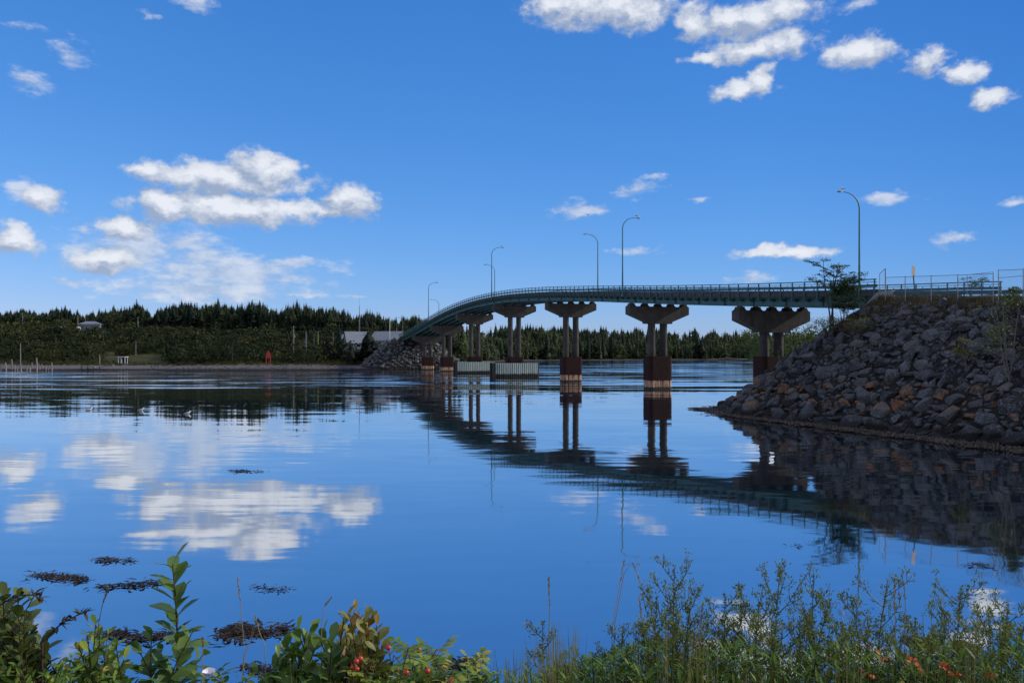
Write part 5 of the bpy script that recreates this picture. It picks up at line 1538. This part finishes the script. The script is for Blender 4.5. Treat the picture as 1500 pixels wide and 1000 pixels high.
AST = [(988,830,2.9,1.1,1.0,0,'tall aster, leftmost of the large ones on the bank, highest tip'),(962,878,2.85,.9,1.0,0,'shorter aster hugging the left side of the leftmost tall one'),
 (1012,878,2.95,1.0,.8,0,'aster close behind the right side of the leftmost tall one'),(1062,872,2.9,1.0,.8,0,'slim aster halfway between the two tall left clumps'),
 (1142,838,2.9,1.0,1.1,0,'tall dark-stemmed aster, second tall one from the left'),(1112,885,2.8,1.1,1.0,0,'bushy aster left of the dark-stemmed tall one'),
 (1192,846,3.0,.75,.9,2,'open slender aster with tiny white flowers right of the dark-stemmed one'),(1216,880,2.8,1.1,.7,1,'dense narrow aster below the open slender one'),
 (1246,876,3.0,.8,.8,1,'thin aster halfway to the wide-branched one'),(1300,852,2.95,.85,1.15,0,'wide-branched airy aster in the right half, alone against the water'),
 (1341,908,2.85,.8,.8,0,'small aster just right of the wide-branched airy one'),(1408,860,2.9,1.15,1.1,0,'large bushy aster, second from the right edge'),
 (1384,900,2.8,.9,.8,0,'lower aster on the left flank of the large bushy one'),(1477,888,2.8,1.2,1.0,0,'dense brownish-stemmed aster at the right edge'),
 (1448,905,2.95,.9,.9,0,'aster between the large bushy one and the right edge'),(912,926,2.8,.8,.8,0,'small dark aster under the arching grass stalk'),
 (795,912,2.75,.6,.5,0,'thin wiry weed among dry grass, leftmost of the aster-like plants'),(1172,912,2.7,1.0,.8,0,'low aster at the foot of the open slender one'),(1270,925,2.7,1.0,.9,0,'low dense aster left of the orange-leaved bush'),(1025,925,2.7,1.0,.9,0,'low dense aster at the foot of the slim one')]
AST += [(1085,905,2.75,1.0,.9,0,'short aster between the slim one and the bushy one left of the dark stem'),(940,915,2.7,1.0,.8,0,'short leafy aster at the left end of the aster row'),
 (1130,915,2.65,1.1,.8,0,'short thick aster before the dark-stemmed tall one'),(1235,918,2.65,1.1,.8,0,'short thick aster before the dense narrow one'),(1320,930,2.65,1.0,.9,0,'short thick aster under the wide-branched airy one'),
 (1362,932,2.7,1.0,.8,0,'short aster left of the lower flank of the large bushy one'),(1425,925,2.65,1.1,.9,0,'short thick aster before the large bushy one'),(1495,925,2.65,1.1,.9,0,'short aster cut by the right edge of the view'),(985,915,2.65,1.1,.9,0,'short thick aster before the leftmost tall one')]
for i, (x, y, D, fu, wi, fl, lab) in enumerate(AST): aster(lab, x, y, D, 700+i, fu, wi, fl)

# undergrowth and grass
bulk = Bulk()
for k in range(6500):
    x = rp.uniform(690, 1540); 
    if x < 830 and rp.uniform() < .55: continue
    D = rp.uniform(2.45, 3.2); p = gp(x, D); y = rp.uniform(952, 1040)+12*math.sin(x*.045) if x > 840 else rp.uniform(985, 1040); p[2] = at(x, y, D).z
    a = rp.uniform(0, 6.28); L = rp.uniform(.018, .045)
    leaf(bulk, p, np.array([math.cos(a), math.sin(a), rp.uniform(.3,2.)]), np.array([0,0,1.]), L*1.15, L*rp.uniform(.10,.30), .25, .2, np.clip(rp.normal(.30,.2),0,1), LW_EL)
for k in range(1500):
    x = rp.uniform(-60, 720); D = rp.uniform(2.45, 3.0); y = rp.uniform(985, 1060); p = np.array(at(x, y, D)); a = rp.uniform(0, 6.28); L = rp.uniform(.02, .05)
    if 190 < x < 400 and rp.uniform() < .7: continue
    leaf(bulk, p, np.array([math.cos(a), math.sin(a), rp.uniform(.1,1.)]), np.array([0,0,1.]), L, L*rp.uniform(.3,.5), .25, .2, np.clip(rp.normal(.35,.2),0,1), LW_EL)
tag(bulk.build('undergrowth', M['rose_leaf']), 'low leafy undergrowth along the bottom edge of the view', 'undergrowth', kind='stuff')
bulk = Bulk()
def gblade(b, p, q, w, tint, bend):
    p, q = np.asarray(p, float), np.asarray(q, float); n = 5; V = []
    for i in range(n):
        t = i/(n-1); c = p*(1-t)+q*t + np.array([bend*math.sin(t*1.6)*.5, 0, 0]); ww = w*(1-t**2)*.5+.0002
        V += [c-[ww,0,0], c+[ww,0,0]]
    b.add(np.array(V), quads=[(2*i,2*i+1,2*i+3,2*i+2) for i in range(n-1)], tint=tint)
for cx, sx, yt, n, dry in ((775, 45, 945, 90, .75), (815, 22, 905, 60, .7), (740, 20, 965, 30, .6), (975, 40, 915, 80, .6), (1035, 40, 930, 70, .45), (1110, 60, 940, 110, .35), (1190, 50, 950, 80, .35), (1235, 18, 915, 45, .7), (1330, 60, 955, 90, .4), (1410, 40, 925, 90, .6), (1360, 18, 925, 30, .75), (1480, 40, 950, 60, .4), (985, 30, 890, 30, .95), (1005, 12, 905, 20, 1.), (1035, 14, 915, 24, 1.), (1240, 10, 920, 18, 1.), (1375, 14, 930, 24, .95), (1420, 22, 925, 40, .95), (905, 14, 955, 20, .95), (820, 20, 930, 60, .9), (1100, 40, 950, 40, .9), (500, 70, 975, 60, .65), (430, 20, 960, 20, .7), (350, 40, 985, 24, .7), (870, 50, 970, 60, .35), (650, 40, 985, 30, .5)):
    for k in range(n):
        x = cx + rp.normal(0, sx*.5); D = rp.uniform(2.5, 3.1); y = yt + abs(rp.normal(0, 28)); p = gp(x+rp.normal(0,10), D); q = apx(x + rp.normal(0, 14), y, D)
        gblade(bulk, p, q, rp.uniform(.0025, .006), np.clip(dry+rp.normal(0,.22),0,1), rp.normal(0,.05))
tag(bulk.build('grass', M['grass']), 'thin grass blades rising between the plants of the bank', 'grass', kind='stuff')

def stalk(lab, x0, pts, D, head=.05, mat='straw', r=.0013, spike=True):
    base = gp(x0, D); t = thing('grass_stalk', lab, 'grass', base, 'grass stalks on the bank'); m = MB(); b = Bulk()
    P = [np.zeros(3)] + [apx(x, y, D)-base for x, y in pts]
    m.tube(P, [r]*len(P), 5); m.build('stem', M[mat], t)
    a, c = P[-2], P[-1]; L = np.linalg.norm(c-a)
    for i in range(40):
        u = rp.uniform(0, 1); sliver(b, a*(1-u)+c*u, nrm3(c-a)+rp.normal(0,.22,3), .014, .003, rp.uniform(0,1))
    b.build('seed_head', M[mat], t)
stalk('tall grass stalk with an upright dark seed head, left of the asters', 803, [(804, 930), (805, 890), (804, 848)], 2.7, mat='grass')
stalk('tall arching grass stalk leaning right, rising highest above the bushes', 888, [(897, 920), (908, 855), (914, 822)], 2.8)
stalk('grass stalk bending down to the right beside the arching one', 890, [(901, 910), (914, 840), (926, 822), (938, 852)], 2.82)
stalk('faint dry stalk left of the tall leafy shoot', 140, [(144, 915), (150, 885), (158, 862)], 2.7)
stalk('dry stalk leaning right with a small head, right of the white flower', 340, [(358, 950), (352, 880), (348, 848)], 2.8)
stalk('slanting dry stalk crossing the floating weed', 342, [(358, 960), (366, 938), (372, 920)], 2.6)
stalk('slanting dry stalk left of the broad-leaved shrub, leaning left', 395, [(388, 945), (380, 925), (374, 905)], 2.6)
stalk('small pale stalk tip above the broad-leaved shrub', 470, [(471, 920), (475, 888), (484, 876)], 2.7)
stalk('pale dry stalk standing between the tall shoot and the white flower', 296, [(297, 970), (297, 950), (297, 936)], 2.6)
stalk('straw coloured stalk before the leftmost tall aster', 1022, [(1024, 960), (1027, 920), (1029, 884)], 2.6)
stalk('thin upright stalk between the airy aster and the small one', 1311, [(1312, 940), (1311, 890), (1310, 852)], 2.7)
stalk('thin upright stalk just right of the airy aster', 1322, [(1326, 920), (1326, 880), (1324, 852)], 2.75)
stalk('dark upright stalk on the left flank of the large bushy aster', 1388, [(1389, 950), (1390, 920), (1390, 898)], 2.7)
stalk('straw coloured stalk in front of the large bushy aster', 1428, [(1428, 970), (1429, 940), (1431, 918)], 2.6)
stalk('pale drooping stalk right of the leftmost asters', 958, [(950, 935), (940, 905), (936, 876)], 2.7)

# floating weed
def mat_weed(lab, x, y, wx, n, seed, size=.14, deep=1.):
    n = int(n*.7)
    r_ = np.random.default_rng(seed); c = np.array(on_water(x, y)); D = c[1]; W = wx*D/F*.5
    b = Bulk(); ph = r_.uniform(0, 6.28); sl_ = r_.normal(0, .12)
    for i in range(n):
        u = r_.uniform(-1, 1); dn = .35+.65*max(0, math.sin(u*3.1+ph)*.6+math.sin(u*7.3+ph*2)*.5)
        if r_.uniform() > dn: continue
        th = (.05 + .16*(1-u*u)*dn)*W*deep
        p = c + np.array([u*W, sl_*u*W*2 + .25*W*math.sin(u*2.2+ph) + r_.normal(0, 1)*th, 0])
        weed_clump(b, p, size*r_.uniform(.9,2.4), 3, r_, .08)
    if not b.n: return
    o = b.build('floating_seaweed', M['seaweed']); localize(o); tag(o, lab, 'seaweed', 'rafts of floating seaweed')
mat_weed('small dark seaweed raft alone in the middle of the calm water', 360, 690, 40, 130, 1, .16)
mat_weed('thin broken seaweed raft, farthest of the lower left ones', 162, 822, 72, 110, 2, .12)
mat_weed('long dark seaweed raft at lower left, pointing right', 88, 846, 84, 300, 3, .12)
mat_weed('narrow seaweed raft just left of the tall shoot', 186, 857, 80, 170, 4, .12)
mat_weed('sparse seaweed flecks right of the tall shoot', 398, 861, 56, 60, 5, .10)
mat_weed('broad scattered dark seaweed raft right of the tall shoot', 370, 925, 92, 520, 6, .12, 2.6)
mat_weed('seaweed raft partly behind the tall shoot', 200, 931, 80, 260, 7, .12)
mat_weed('small seaweed raft beside the broad-leaved shrub', 382, 983, 45, 120, 8, .10)
mat_weed('seaweed raft showing just above the berry bush', 672, 973, 55, 260, 9, .10)
mat_weed('lone thin seaweed raft near the rock reflection at right', 1430, 828, 32, 70, 10, .10)
mat_weed('tiny strand of seaweed above the middle asters', 1161, 800, 14, 10, 11, .10)
# shore stones showing between the asters
for k, (x, y, w, lab) in enumerate([(1350, 942, 70, 'flat pale shore rock awash between the asters at right'), (1410, 947, 40, 'smaller flat shore rock behind the large bushy aster')]):
    v, f = ROCK_HI[k]; o = link('shore_rock', mesh_of('shore_rock', v*[.55*w/70, .5, .22], f, M['far_rock'], .85)); p = on_water(x, y); o.location = p
    tag(o, lab, 'rock', 'shore rocks')
